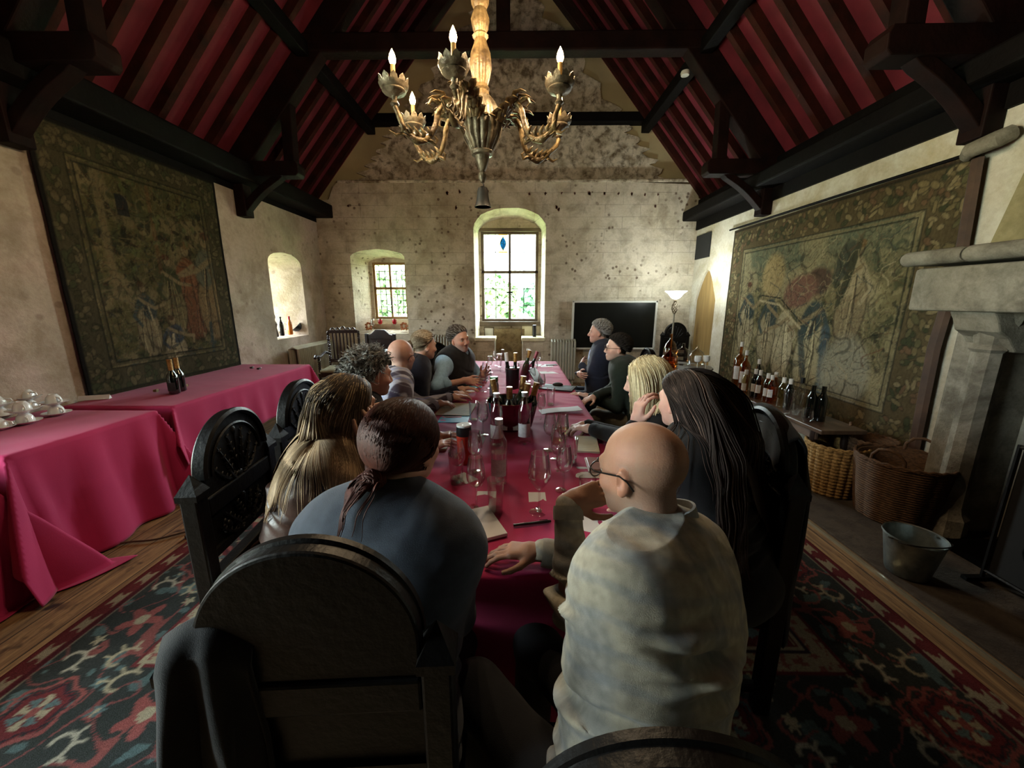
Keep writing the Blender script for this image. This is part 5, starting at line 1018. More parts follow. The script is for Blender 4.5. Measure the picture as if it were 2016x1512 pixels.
# ================================================================== CHANDELIER
cx, cy_ = -.205, 2.46
t = thing('chandelier', 'gilded carved wooden chandelier with five lit candle bulbs', 'chandelier', (cx, cy_, 0)); 
def lobes(n, a): return lambda an, z: a*abs(math.sin(an*n/2))
MB().lathe([(.005, 2.36), (.034, 2.365), (.062, 2.40), (.095, 2.46), (.108, 2.53), (.096, 2.60), (.06, 2.66), (.04, 2.68)], (0, 0, 0), 112, lobes(16, .12)).build('urn_body', MT['gold2'], t)
MB().lathe([(.05, 2.66), (.038, 2.70), (.045, 2.71), (.035, 2.73), (.045, 2.76), (.058, 2.82), (.052, 2.88), (.034, 2.93), (.03, 2.95), (.042, 2.965), (.03, 2.98), (.04, 3.0), (.048, 3.04), (.032, 3.09), (.045, 3.12), (.05, 3.17), (.03, 3.22), (.045, 3.26), (.05, 3.33), (.03, 3.4), (.02, 3.44), (.02, 4.42)], (0, 0, 0), 96, lobes(12, .07)).build('turned_stem', MT['gold'], t)
MB().lathe([(.0, 2.225), (.012, 2.23), (.022, 2.25), (.024, 2.27), (.014, 2.29), (.022, 2.30), (.035, 2.335), (.042, 2.37), (.06, 2.375), (.066, 2.39), (.055, 2.41)], (0, 0, 0), 28).build('lower_finial', MT['gold2'], t)
mbulb, nt, p = nodes('lit_flame_bulb'); p.inputs['Base Color'].default_value = (1, .8, .5, 1); p.inputs['Emission Color'].default_value = (1, .62, .25, 1); p.inputs['Emission Strength'].default_value = 14
mcan = mat('ivory_candle_sleeve', 'b99a63', 'a58551', 9, .5)
FL = [atz(772, 112, 2.77), atz(892, 68, 2.77), atz(1103, 108, 2.77), atz(812, 194, 2.77), atz(1102, 194, 2.77)]
def smooth_(P, n=5):
    P = [np.array(p_, float) for p_ in P]; Q = [2*P[0]-P[1]]+P+[2*P[-1]-P[-2]]; o = []
    for i in range(1, len(Q)-2):
        for k in range(n): t_ = k/n; a, b, c, d_ = Q[i-1:i+3]; o.append(.5*((2*b)+(-a+c)*t_+(2*a-5*b+4*c-d_)*t_*t_+(-a+3*b-3*c+d_)*t_**3))
    return o+[P[-1]]
def leafstrip(pts, w0, dirn, mb):
    for i, q in enumerate(pts[:-1]):
        u_ = i/len(pts); q2 = np.array(pts[i+1]); mb.tube([q, (np.array(q)+q2)/2+np.array([0, 0, .010]), q2+np.array([0, 0, .016])*(1 if i % 2 else .4)+dirn*w0*.6], [.009, .010*(1-u_*.5), .002], 5, flat=.5)
for k, f in enumerate(FL):
    dx, dy = f[0]-cx, f[1]-cy_; R_ = math.hypot(dx, dy); d = np.array([dx/R_, dy/R_, 0]); sd_ = np.array([-d[1], d[0], 0]); Z = np.array([0, 0, 1.]); P_ = lambda r_, z: d*r_+Z*z
    arm = MB(); a_pts = [P_(.05, 2.48), P_(.10, 2.545), P_(.16, 2.60), P_(.22, 2.60), P_(.25, 2.555), P_(.27, 2.48), P_(.31, 2.42), P_(.37, 2.40), P_(.43, 2.44), P_(R_-.02, 2.50), P_(R_, 2.545)]
    a_pts = [q if i < 8 else q for i, q in enumerate(a_pts)]; arm.tube(smooth_(a_pts), np.interp(np.linspace(0, 10, 51), range(11), [.026, .022, .018, .016, .015, .015, .017, .020, .017, .014, .013])*(1+.10*np.sin(np.arange(51)*1.3)), 10)
    arm.tube([P_(.30, 2.41)+0*Z, P_(.27, 2.395), P_(.26, 2.42), P_(.275, 2.435)], [.012, .010, .008, .003], 6).tube([P_(.43, 2.43), P_(.48, 2.41), P_(.515, 2.43)], [.010, .008, .002], 6).tube([P_(.24, 2.60), P_(.285, 2.615), P_(.30, 2.585), P_(.28, 2.57)], [.011, .009, .007, .003], 6)
    ao = arm.build('scrolled_arm', MT['gold'], t)
    lf = MB()
    for s in (-1, 0, 1):
        for j in range(5): 
            r0 = .05+.035*j; base = P_(r0, 2.47+.028*j)+sd_*s*.02; tip = base+d*(.05+.01*j)+Z*(.075-.008*j)+sd_*s*.045; mid = (base+tip)/2+Z*.03; lf.tube([base, mid, tip, tip+d*.022-Z*.012], [.013, .020, .013, .004], 6, flat=.35)
    for j in range(5):
        u_ = j/4; q = P_(.30+.14*u_, 2.41+.03*abs(u_-.4)); 
        for s in (-1, 1): lf.tube([q, q+sd_*s*.022+Z*.018, q+sd_*s*.030+Z*.042+d*.020], [.012, .012, .003], 6, flat=.5); lf.tube([q, q+sd_*s*.012-Z*.012, q+sd_*s*.02-Z*.022-d*.02], [.010, .008, .002], 5, flat=.5)
    lf.build('acanthus_leaves', MT['gold'], ao, sharp=85)
    MB().lathe([(.012, 2.545), (.024, 2.555), (.013, 2.572), (.016, 2.59), (.030, 2.598), (.055, 2.606), (.062, 2.614), (.058, 2.622), (.070, 2.63), (.077, 2.645), (.066, 2.648), (.02, 2.64)], d*R_, 24).build('drip_pan', MT['gold2'], t)
    c = MB()
    for q in range(10):
        a = q*PI/5; e1 = np.array([math.cos(a), math.sin(a), 0]); e2 = np.array([-e1[1], e1[0], 0]); b0 = d*R_+e1*.066+Z*2.640
        c.add([b0-e2*.021, b0+e2*.021, b0+e1*.007+e2*.016+Z*.022, b0+e1*.012+Z*.036, b0+e1*.007-e2*.016+Z*.022, b0-e2*.019-e1*.004, b0+e2*.019-e1*.004, b0+e1*.003+e2*.016+Z*.022, b0+e1*.008+Z*.036, b0+e1*.003-e2*.016+Z*.022], [(0, 1, 2, 3, 4), (9, 8, 7, 6, 5), (0, 5, 6, 1), (1, 6, 7, 2), (2, 7, 8, 3), (3, 8, 9, 4), (4, 9, 5, 0)])
    c.build('leaf_crown', MT['gold2'], t, smooth=False)
    cd = MB().cyl(d*R_+Z*2.64, d*R_+Z*2.735, .012).build('candle_sleeve', mcan, t)
    MB().lathe([(.008, 2.735), (.015, 2.745), (.0185, 2.760), (.014, 2.780), (.006, 2.797), (.0, 2.808)], d*R_, 14).build('flame_bulb', mbulb, cd)
    lamp('bulb_light', np.array([cx, cy_, 0])+d*R_+Z*2.83, 4.0, (1, .74, .45), .018)
b = thing('hanging_bell', 'small grey bell shaped weight hanging below the chandelier', 'bell', (cx, cy_, 0))
MB().lathe([(.050, 2.095), (.047, 2.10), (.040, 2.125), (.034, 2.16), (.033, 2.18), (.026, 2.20), (.012, 2.208), (.0, 2.21)], (0, 0, 0), 24).lathe([(.0, 2.11), (.03, 2.105), (.046, 2.095)], (0, 0, 0), 24).build('bell_cup', mat('grey_pewter', '4b4a47', '363532', 12, .5, metal=.5), b)
MB().tube([(0, 0, 2.205), (.008, 0, 2.215), (0, 0, 2.23)], .003, 6).build('hook', MT['iron'], b)
# ================================================================== THINGS ON THE TABLES
TT = TZ+.004
def lat(name, prof, m, t, n=24, **k): return MB().lathe(prof, (0, 0, 0), n).build(name, m, t, **k)
MT['water'] = glassmat('still_water', (.93, .95, .95), .35, .05); MT['wine'] = glassmat('pale_wine', (.93, .80, .55), .3, .05)
def at_table(px, py, z=TT): p_ = atz(px, py, z); return (p_[0], p_[1], z)
G0 = {}
def wineglass(loc, label, s=1.0, tulip=0, fill=None, group='stemmed tasting glasses on the long table'):
    key = ('w', tulip, fill)
    if key in G0: o = dup(G0[key], loc, 0, label); o.scale = (s, s, s); return o
    t = thing('wine_glass', label, 'wine glass', loc, 0, group)
    lat('base', [(.0, .004), (.030, .003), (.034, .0015), (.033, 0), (.0, 0)][::-1], MT['glass'], t)
    lat('stem', [(.010, .004), (.0045, .012), (.0035, .04), (.0035, .075), (.006, .085)], MT['glass'], t, 12)
    pr = [(.006, .084), (.022, .094), (.033, .115), (.0355, .135), (.032, .165), (.026, .20), (.0255, .205), (.0245, .205), (.025, .20), (.031, .165), (.0345, .135), (.032, .116), (.021, .096), (.0, .088)] if not tulip else [(.006, .084), (.020, .100), (.038, .128), (.040, .14), (.034, .185), (.029, .215), (.028, .215), (.033, .185), (.0385, .14), (.036, .128), (.019, .102), (.0, .088)]
    bowl = lat('bowl', pr, MT['glass'], t, 28)
    if fill: lat('drink', [(.0, .0885), (.020, .097), (.031, .116), (.033, .122), (.0, .122)], MT['wine'], t)
    t.scale = (s, s, s); G0[key] = t; return t
def tumbler(loc, label, s=1.0, fill=True, group='straight water tumblers on the long table'):
    key = ('t', fill)
    if key in G0: o = dup(G0[key], loc, 0, label); o.scale = (s, s, s); return o
    t = thing('tumbler', label, 'tumbler', loc, 0, group)
    lat('glass_wall', [(.0, 0), (.026, 0), (.0275, .004), (.033, .138), (.032, .139), (.0305, .137), (.0255, .016), (.0, .014)], MT['glass'], t, 28)
    lat('thick_base', [(.0, .002), (.025, .002), (.0255, .013), (.0, .013)], glassmat('thick_glass', (.8, .82, .82), .6, .25), t)
    if fill: lat('water', [(.0, .0165), (.0253, .0165), (.0270, .045), (.0, .045)], MT['water'], t)
    t.scale = (s, s, s); G0[key] = t; return t
for px, py, lb, s, tl, fl in [(1061, 1008, 'large tulip wine glass nearest the camera at the table centre', 1.12, 1, 0), (938, 1000, 'empty stemmed glass beside the near tumbler on the left', 1.05, 0, 0), (936, 930, 'empty stemmed glass just right of the orange travel mug', 1.0, 0, 0), (951, 857, 'stemmed glass left of the ice bucket', 1.0, 0, 0), (1098, 929, 'tall stemmed glass in front of the bald man, on the cloth', 1.0, 0, 0), (1082, 886, 'leaning reflection stemmed glass at the right middle of the table', 1.0, 0, 0), (1065, 827, 'stemmed glass at the left tip of the folded papers', .9, 0, 0), (1106, 886, 'stemmed glass holding a little pale wine', 1.0, 0, 1), (1109, 966, 'stemmed glass behind the fingers of the bald man', 1.0, 0, 0), (902, 952, 'stemmed glass half hidden by the shoulder of the dark fleece', 1.0, 0, 0), (951, 772, 'stemmed glass near the phone on the far left', .9, 0, 0), (955, 748, 'stemmed glass between the green lid bottle and the open hands', .9, 0, 0), (1048, 762, 'far stemmed glass right of the black cooler', .9, 0, 0), (1053, 742, 'far stemmed glass beside the dark laptop', .9, 0, 0), (965, 733, 'far stemmed glass beside the clear bottle', .9, 0, 0), (1060, 722, 'farthest stemmed glass on the right', .9, 0, 0), (975, 720, 'farthest stemmed glass on the left', .9, 0, 0), (1066, 780, 'stemmed glass in front of the laptop corner', .95, 0, 0), (1095, 905, 'short stemmed glass between the tumblers on the right', .9, 0, 1), (962, 765, 'stemmed glass left of the green lid bottle', .9, 0, 0), (1040, 712, 'stemmed glass at the far end of the crimson cloth', .85, 0, 0)]:
    wineglass(at_table(px, py), lb.replace('leaning reflection ', 'slim '), s, tl, fl)
for px, py, lb, s, fl in [(976, 1008, 'near water tumbler in front of the dark fleece', 1.0, True), (1154, 1006, 'water tumbler under the wrist of the bald man', 1.0, True), (1124, 914, 'water tumbler left of the open notebook', 1.0, True), (899, 946, 'tumbler at the elbow of the dark fleece', 1.05, False), (933, 829, 'tall empty tumbler beside the blue booklet', 1.0, False), (1084, 798, 'tall clear tumbler in front of the laptop', 1.0, False), (1108, 858, 'tumbler near the clasped hands of the blonde woman', .95, False), (900, 900, 'tall tumbler left of the orange travel mug', 1.0, False)]:
    tumbler(at_table(px, py), lb, s, fl)
def bottle(loc, label, h=.30, r=.0375, body=MT['glass'], label_m=None, cap=None, capname='cap', liquid=None, caph=.02, group=None, cat='bottle', name='bottle', shoulder=.62, lab=(.16, .42), neck=.0135, rz=0, tilt=None, laba=265, labw=62):
    t = thing(name, label, cat, loc, rz, group); a = h*shoulder
    lat('glass_body', [(.0, .004), (r*.8, 0), (r, .008), (r, a), (r*.93, a+.018), (r*.6, a+.045), (neck*1.15, a+.068), (neck, h-.03), (neck*1.15, h-.012), (neck*1.1, h), (.0, h)], body, t)
    if liquid: lat('liquid', [(.0, .008), (r*.9, .010), (r*.93, liquid[1]*h), (.0, liquid[1]*h)], liquid[0], t)
    if label_m:
        aa = np.linspace(rad(laba-labw), rad(laba+labw), 15); V = [((r+.0007)*math.cos(x), (r+.0007)*math.sin(x), h*z_) for x in aa for z_ in lab]; MB().add(V, [(2*i, 2*i+2, 2*i+3, 2*i+1) for i in range(14)]).build('paper_label', label_m, t)
    if cap: lat(capname, [(neck*1.25, h-caph), (neck*1.3, h+.001), (.0, h+.002)], cap, t, 16)
    if tilt: t.rotation_euler = tilt
    return t
LBL = mat('printed_label', 'd9dadb', 'c2c4c6', 60, .7); MT['champ'] = mat('black_green_bottle_glass', '0b0e0a', '070906', 4, .08, spec=.7, coat=.6); MT['greenb'] = mat('olive_bottle_glass', '2d3a22', '1f2a18', 4, .1, coat=.5); MT['foil'] = mat('gold_foil', 'c0975a', '8d6a38', 30, .35, metal=.55, bmp=.6, bsc=60); MT['pfoil'] = mat('pink_foil', '9a4f5a', '7d3c48', 30, .35, metal=.5)
for px, py, lb in [(983, 952, 'clear water bottle nearest the camera with white label'), (978, 876, 'clear bottle standing behind the nearest water bottle'), (1032, 873, 'clear bottle with white label in front of the ice bucket')]:
    bottle(at_table(px, py), lb, .30, .036, MT['glass'], LBL, mat('silver_cap', 'c9c9c9', 'b0b0b0', 5, .3, metal=.8), group='clear glass water bottles', liquid=(MT['water'], .5) if px == 983 else None, caph=.022)
t = thing('travel_mug', 'orange red travel mug with black lid band beside the glasses', 'mug', at_table(915, 912))
lat('mug_body', [(.0, 0), (.030, 0), (.032, .004), (.0375, .150), (.0, .150)], mat('orange_red_enamel', 'b8341c', 'a82c17', 3, .45), t); lat('lid_band', [(.0375, .150), (.038, .168), (.036, .196), (.034, .197)], MT['blackp'], t); lat('steel_rim', [(.036, .196), (.0365, .204), (.030, .206), (.0, .200)], MT['ceram'], t)
t = thing('sports_bottle', 'violet grey drinks bottle with a green lid behind the ice bucket', 'bottle', at_table(973, 795))
lat('bottle_body', [(.0, 0), (.034, 0), (.037, .01), (.037, .15), (.032, .175), (.027, .185), (.0, .186)], mat('violet_grey_plastic', '8d88a8', 'a8a2b8', 12, .3), t); lat('green_lid', [(.029, .18), (.032, .184), (.032, .215), (.030, .219), (.0, .22)], mat('green_lid', '2f7d3a', '28702f', 5, .4), t)
# champagne bucket with its bottles
bc = at_table(1005, 843); t = thing('ice_bucket', 'wide polished steel ice bucket crowded with gold necked bottles', 'ice bucket', bc)
lat('bucket_wall', [(.0, .0), (.085, .0), (.09, .006), (.118, .06), (.138, .12), (.148, .185), (.152, .19), (.148, .193), (.142, .188), (.132, .12), (.11, .062), (.08, .012), (.0, .012)], MT['steel'], t, 48)
MB().lathe([(.1285, .085), (.139, .125)], (0, 0, 0), 48).build('steel_band', MT['steel'], t).hide_render = False  # plain ring of the same steel around the bucket wall
for s in (-1, 1): MB().box((.045*s-.0, -.105, .045), (.055, .004, .045), Rx(-.45)).build('label', LBL, t, smooth=False)
for i, (dx, dy, h, m_, ci, tl, lb) in enumerate([(-.055, -.03, .31, MT['champ'], MT['foil'], (-.05, -.18), 'gold necked champagne bottle at the left of the ice bucket'), (-.005, -.055, .27, MT['champ'], MT['foil'], (.06, 0), 'short gold necked bottle at the front of the ice bucket'), (.045, .035, .315, MT['greenb'], MT['foil'], (-.05, .12), 'gold foil bottle with blue collar at the back of the ice bucket'), (.06, -.035, .29, MT['champ'], MT['foil'], (.05, .16), 'gold wire capped bottle at the right front of the ice bucket'), (.095, .0, .29, MT['champ'], MT['foil'], (0, .24), 'slim gold capped bottle at the right rim of the ice bucket'), (.05, .085, .27, MT['champ'], MT['pfoil'], (-.1, .1), 'pink capped bottle peeping out of the back of the ice bucket')]):
    bottle((bc[0]+dx, bc[1]+dy, TT+.016), lb, h, .040, m_, None, ci, 'foil_neck', caph=.085, group='champagne bottles in the ice bucket', name='champagne_bottle', tilt=(tl[0], tl[1], 0), shoulder=.5, neck=.0145)
# cooler and bottles farther back
c2_ = at_table(1009, 765); t = thing('wine_cooler', 'black cylindrical wine cooler with silver rim holding bottles', 'wine cooler', c2_)
lat('cooler_wall', [(.0, 0), (.058, 0), (.06, .005), (.062, .195), (.058, .197), (.055, .19), (.05, .01), (.0, .01)], MT['blackp'], t, 32); lat('silver_rim', [(.0625, .188), (.0635, .194), (.0625, .20), (.059, .198)], MT['steel'], t, 32)
for dx, dy, lb, m_, ci, tl in [(-.022, .01, 'pink topped bottle in the black cooler', MT['champ'], MT['paper'], (0, -.12)), (.020, -.01, 'tall gold necked bottle in the black cooler', MT['champ'], MT['foil'], (0, .02))]:
    bottle((c2_[0]+dx, c2_[1]+dy, TT+.014), lb, .32, .026, m_, None, ci, 'foil_neck', caph=.08, name='champagne_bottle', group='bottles in the black cooler', tilt=(tl[0], tl[1], 0), shoulder=.5)
c3_ = at_table(1034, 752); t = thing('wine_cooler', 'clear glass cooler with leaning green bottles right of the black cooler', 'wine cooler', c3_)
lat('cooler_wall', [(.0, 0), (.06, 0), (.075, .19), (.077, .195), (.073, .19), (.056, .012), (.0, .01)], MT['glass'], t, 32)
for dx, lb, ty in [(-.025, 'green champagne bottle leaning right in the clear cooler', .30), (.005, 'dark necked green bottle leaning right in the clear cooler', .18), (.028, 'rose foil bottle leaning far right in the clear cooler', .36)]:
    bottle((c3_[0]+dx-.02, c3_[1], TT+.016), lb, .31, .026, MT['greenb'] if dx < .02 else MT['champ'], None, MT['foil'] if dx != .028 else MT['pfoil'], 'foil_neck', caph=.07, name='champagne_bottle', group='bottles in the clear cooler', tilt=(0, ty, 0), shoulder=.5)
for px, py, lb in [(990, 733, 'clear empty bottle beside the farthest glasses'), (983, 722, 'clear jar with white lid at the far end')]: bottle(at_table(px, py), lb, .26 if px == 990 else .16, .034, MT['glass'], None, MT['white'] if px == 983 else None, shoulder=.6, group=None, neck=.014 if px == 990 else .028)
# papers, books, phones
def sheet(px0, py0, px1, py1, label, m, name='paper_sheet', cat='paper', th=.002, rot=0, z=TT, w=None, d=None, lines=False, cover=None, fold=0):
    """flat thing spanning two opposite picture corners on the cloth"""
    a = atz(px0, py0, z); b = atz(px1, py1, z); c = (a+b)/2; W = w or abs(b[0]-a[0]); D = d or abs(b[1]-a[1])
    t = thing(name, label, cat, (c[0], c[1], z+.001), rot)
    if fold:
        mb = MB(); n = 12; V = []
        for i in range(n+1):
            u_ = i/n; zz = fold*math.sin(PI*u_*1.0)*.4+fold*u_**3
            for v_ in (-.5, .5): V += [((u_-.5)*W, v_*D+.01*math.sin(u_*5), zz+.001), ((u_-.5)*W, v_*D+.01*math.sin(u_*5), zz+th)]
        F_ = []
        for i in range(n): k = 4*i; F_ += [(k, k+4, k+6, k+2), (k+1, k+3, k+7, k+5), (k, k+1, k+5, k+4), (k+2, k+6, k+7, k+3)]
        F_ += [(0, 2, 3, 1), (4*n, 4*n+1, 4*n+3, 4*n+2)]; mb.add(V, F_).build('pages', m, t)
    else: MB().box((0, 0, th/2), (W, D, th)).build('pages', m, t, smooth=False, bevel=min(.0015, th*.3))
    if lines:
        l_ = MB()
        for i in range(9): l_.box((-.02*W*(i % 3), D*(.40-.1*i), th+.0004), (W*(.84-.08*(i % 3)), .0022, .0003))
        l_.build('ruled_writing', mat('ink_grey', '9a9c9f', '8c8e92', 5, .8), t, smooth=False).scale = (1, 1, 1)
    if cover: MB().box((.004, 0, -.0005), (W+.012, D+.008, .001)).build('cover', cover, t, smooth=False)
    return t
sheet(873, 796, 927, 820, 'open cream notebook in front of the plaid shirt, pen resting in its fold', MT['cream'], 'notebook', 'notebook', .010, -.04, lines=True)
sheet(870, 818, 920, 833, 'bright teal booklet with a red strip below the cream notebook', MT['teal'], 'booklet', 'booklet', .004, .03)
p_ = atz(893, 821, TT+.006); tag(MB().box(p_, (.11, .02, .002), Rz(.1)).build('red_bookmark', mat('red_card', 'b3473f', 'a03a35', 4, .6), smooth=False), 'red and white card strip lying on the teal booklet', 'card')
sheet(871, 851, 905, 868, 'pale blue booklet left of the orange travel mug', MT['teal'], 'booklet', 'booklet', .004, .05)
sheet(850, 856, 878, 888, 'cream notepad peeping past the auburn hair', MT['cream'], 'notepad', 'notepad', .012, .02)
sheet(944, 1004, 978, 1062, 'long white notepad under the arm of the dark fleece', MT['paper'], 'notepad', 'notepad', .012, .42, w=.075, d=.20)
sheet(1058, 800, 1152, 822, 'folded blue white papers on the right of the ice bucket', MT['paper'], 'folded_papers', 'papers', .004, .18, fold=.02, lines=False, w=.30, d=.11)
sheet(1128, 862, 1186, 893, 'open printed notebook at the clasped hands of the blonde woman', MT['cream'], 'notebook', 'notebook', .012, -.12, lines=True)
sheet(1127, 920, 1188, 942, 'blue white printed sheet before the brunette woman', MT['paper'], rot=-.05, lines=True)
sheet(1120, 1010, 1215, 1050, 'white sheet lying under the forearm of the bald man', MT['paper'], rot=-.35, w=.20, d=.13)
for px0, py0, px1, py1, lb in [(1040, 970, 1076, 990, 'small square grey white card under the tulip glass'), (940, 968, 975, 990, 'small pale card behind the near water tumbler'), (905, 932, 928, 952, 'small folded white card standing at an angle on the left')]: sheet(px0, py0, px1, py1, lb, MT['paper'], 'place_card', 'card', .002, .8 if px0 == 905 else 0)
tag(MB().add([atz(940, 862, TT)+np.array([0, 0, .002]), atz(956, 862, TT)+np.array([0, 0, .002]), atz(949, 880, TT)+np.array([0, 0, .002]), atz(948, 866, TT)+np.array([0, 0, .03])], [(0, 1, 2), (0, 3, 1), (1, 3, 2), (0, 2, 3)]).build('folded_napkin', MT['paper'], smooth=False), 'small folded white card beside the stem left of the bottles', 'card')
t = thing('smartphone', 'phone with rose case lying on a pale notebook at right', 'phone', atz(1172, 915, TT+.012), -.05); MB().box((0, 0, .005), (.075, .145, .009)).build('phone_body', mat('rose_case', '8e5a58', '7f504e', 4, .35), t, smooth=False, bevel=.003)
sheet(1156, 912, 1190, 925, 'pale notebook under the rose phone', MT['paper'], 'notebook', 'notebook', .011, -.05, w=.09, d=.16)
t = thing('pen', 'dark pen with shiny tip lying at the near end of the cloth', 'pen', atz(1047, 1030, TT+.007), rad(12)); MB().tube([(-.068, 0, 0), (.06, 0, 0), (.072, 0, 0)], [.005, .0055, .004], 10).build('barrel', MT['blackp'], t); MB().tube([(.06, .004, .005), (.03, .005, .006)], .0012, 5).build('clip', MT['steel'], t)
t = thing('pen', 'slim dark pen standing at a slant among the far glasses', 'pen', atz(955, 722, TT+.004), 1.0); MB().tube([(-.07, 0, 0), (.07, 0, 0)], .005, 8).build('barrel', MT['blackp'], t)
t = thing('laptop', 'dark grey laptop with its lid ajar beyond the clear tumbler', 'laptop', atz(1098, 765, TT), -.35); MB().box((0, 0, .008), (.31, .21, .014)).build('base', mat('grey_laptop', '3c4045', '33373c', 4, .35, metal=.4), t, smooth=False, bevel=.003); MB().box((0, 0, .0155), (.27, .12, .001)).build('keyboard', MT['blackm'], t, smooth=False)
MB().box((-.155-.045, 0, .085), (.20, .21, .006), Ry(rad(58))).build('screen_lid', MT['blackp'], t, smooth=False, bevel=.003)
tag(MB().ell(atz(1098, 757, TT+.02), (.05, .035, .02), None, 12, 8).build('crumpled_cloth', MT['blackm']), 'small crumpled black cloth beside the laptop', 'cloth')
for px0, py0, px1, py1, lb in [(1058, 726, 1105, 742, 'white papers beyond the laptop'), (1062, 716, 1082, 724, 'pale blue papers near the far right corner of the cloth'), (928, 733, 950, 741, 'pale grey booklet at the far left edge')]: sheet(px0, py0, px1, py1, lb, MT['paper'], rot=.1, w=.2, d=.14 if px0 != 1062 else .2)
for px, py, lb, m_ in [(918, 771, 'grey white phone lying near the open hands', MT['paper']), (933, 763, 'pale blue card near the open hands', MT['teal']), (1085, 719, 'dark tablet at the far right of the cloth', MT['blackp'])]:
    t = thing('flat_tablet' if 'tablet' in lb else ('smartphone' if 'phone' in lb else 'card'), lb, 'tablet' if 'tablet' in lb else ('phone' if 'phone' in lb else 'card'), atz(px, py, TT+.001), .1); MB().box((0, 0, .004), (.15, .08, .007)).build('case', m_, t, smooth=False, bevel=.002)
# ---- left table: cups, bottles, crumbs
def saucer(loc, label):
    if 's' in G0: return dup(G0['s'], loc, 0, label)
    t = thing('saucer', label, 'saucer', loc, 0, 'white saucers on the left table'); lat('plate', [(.0, .004), (.030, .002), (.034, 0), (.04, .004), (.062, .012), (.075, .020), (.0755, .022), (.062, .016), (.04, .009), (.0, .008)], MT['ceram'], t, 36); G0['s'] = t; return t
def cup(loc, rz, label):
    if 'c' in G0: return dup(G0['c'], loc, rz, label)
    t = thing('tea_cup', label, 'cup', loc, rz, 'upturned white cups on the left table')
    lat('cup_wall', [(.043, 0), (.0435, .002), (.042, .02), (.036, .042), (.026, .056), (.022, .060), (.022, .064), (.018, .064), (.018, .060), (.0, .060)], MT['ceram'], t, 36)
    MB().tube([(.038, 0, .014), (.056, 0, .012), (.068, 0, .022), (.064, 0, .036), (.034, 0, .044)], [.005, .0045, .004, .0045, .005], 8).build('handle', MT['ceram'], t); G0['c'] = t; return t
LZ = TZ+.010
for k, (px, py, n, nm) in enumerate([(52, 834, 2, 'stack nearest the camera'), (113, 817, 2, 'right hand stack'), (60, 806, 2, 'stack behind the nearest one'), (-2, 846, 1, 'pair cut by the left photo edge, low one'), (2, 822, 2, 'stack cut by the left photo edge')]):
    q = atz(px, py, LZ)
    for j in range(n):
        z = LZ+j*.078; lv = ('lower', 'upper')[j] if n > 1 else 'single'
        saucer((q[0], q[1], z), '%s white saucer of the %s' % (lv, nm)); cup((q[0], q[1], z+.010), -.5+.3*k, '%s upturned white cup of the %s' % (lv, nm))
for px, py, lb in [(345, 775, 'left dark champagne bottle with gold neck on the left table'), (357, 770, 'right dark champagne bottle with gold neck on the left table')]:
    q = atz(px, py, TZ+.006); bottle((q[0], q[1], TZ+.008), lb, .30, .042, MT['champ'], mat('dark_label', '1c2028', '15181f', 9, .5), MT['foil'], 'foil_neck', caph=.095, name='champagne_bottle', shoulder=.46, lab=(.1, .34), neck=.0145)
q = atz(187, 786, TZ+.01); tag(MB().prism([(-.02, 0), (.02, 0), (0, .035)], -.10, .10).build('tent_card', MT['paper'], smooth=False, loc=(q[0], q[1], TZ+.009)), 'white folded tent card lying between the cups and the bottles', 'card').rotation_euler = (0, 0, -PI/2+.35)
for px, py, lb in [(308, 772, 'small cork and wire cage left of the two bottles'), (366, 762, 'small cork and wire cage just right of the two bottles'), (496, 726, 'larger of the dark cork pieces near the far end of the left table'), (510, 728, 'second dark cork piece near the far end of the left table')]:
    q = atz(px, py, TZ+.01); t = thing('cork_cage', lb, 'cork', (q[0], q[1], TZ+.010)); MB().tube([(-.02, 0, .012), (.0, 0, .014), (.012, 0, .015)], [.011, .012, .015], 10).build('cork', MT['pine'] if px < 400 else MT['woodb'], t); MB().tube([(.014+.012*math.sin(a), .014*math.cos(a), .016+.010*math.sin(2*a)) for a in np.linspace(0, 6, 14)], .0012, 4).build('wire', MT['steel'], t)
# ---- niche sill and window sills
q = lambda px, py: atx(px, py, -3.72)
def on_sill(px, x=-3.75): d = _ray(px, 655); t_ = x/d[0]; return (x, d[1]*t_, 1.0)
t = thing('figurine', 'small dark figurine on the niche sill at its left side', 'figurine', on_sill(541)); MB().lathe([(.0, 0), (.05, 0), (.055, .03), (.035, .14), (.05, .2), (.02, .26), (.035, .30), (.03, .34), (.0, .36)], (0, 0, 0), 14).build('carved_body', mat('bronze_figure', '5b4636', '2b211a', 12, .4), t)
bottle(on_sill(555), 'dark wine bottle on the niche sill', .30, .037, MT['champ'], None, MT['blackp']); bottle(on_sill(572), 'orange bottle with red neck on the niche sill', .30, .037, mat('orange_liquid_glass', 'b9651f', 'a45518', 4, .1, coat=.5), None, mat('red_foil', 'a3242c', '901c25', 4, .3), caph=.10)
wineglass(on_sill(563), 'stemmed glass between the two bottles on the niche sill', 1, 0, 0, None)
t = thing('dark_bowl', 'dark round bowl tipped on the niche sill', 'bowl', tuple(np.array(on_sill(588))+np.array([.03, 0, .0]))); t.scale = (.85, .85, .85); b = MB().lathe([(.0, .0), (.04, .0), (.09, .04), (.11, .10), (.105, .10), (.085, .045), (.035, .01), (.0, .008)], (0, 0, 0), 24).build('bowl_wall', MT['blackp'], t); b.rotation_euler = (0, -.75, .6); b.location = (0, 0, .075)
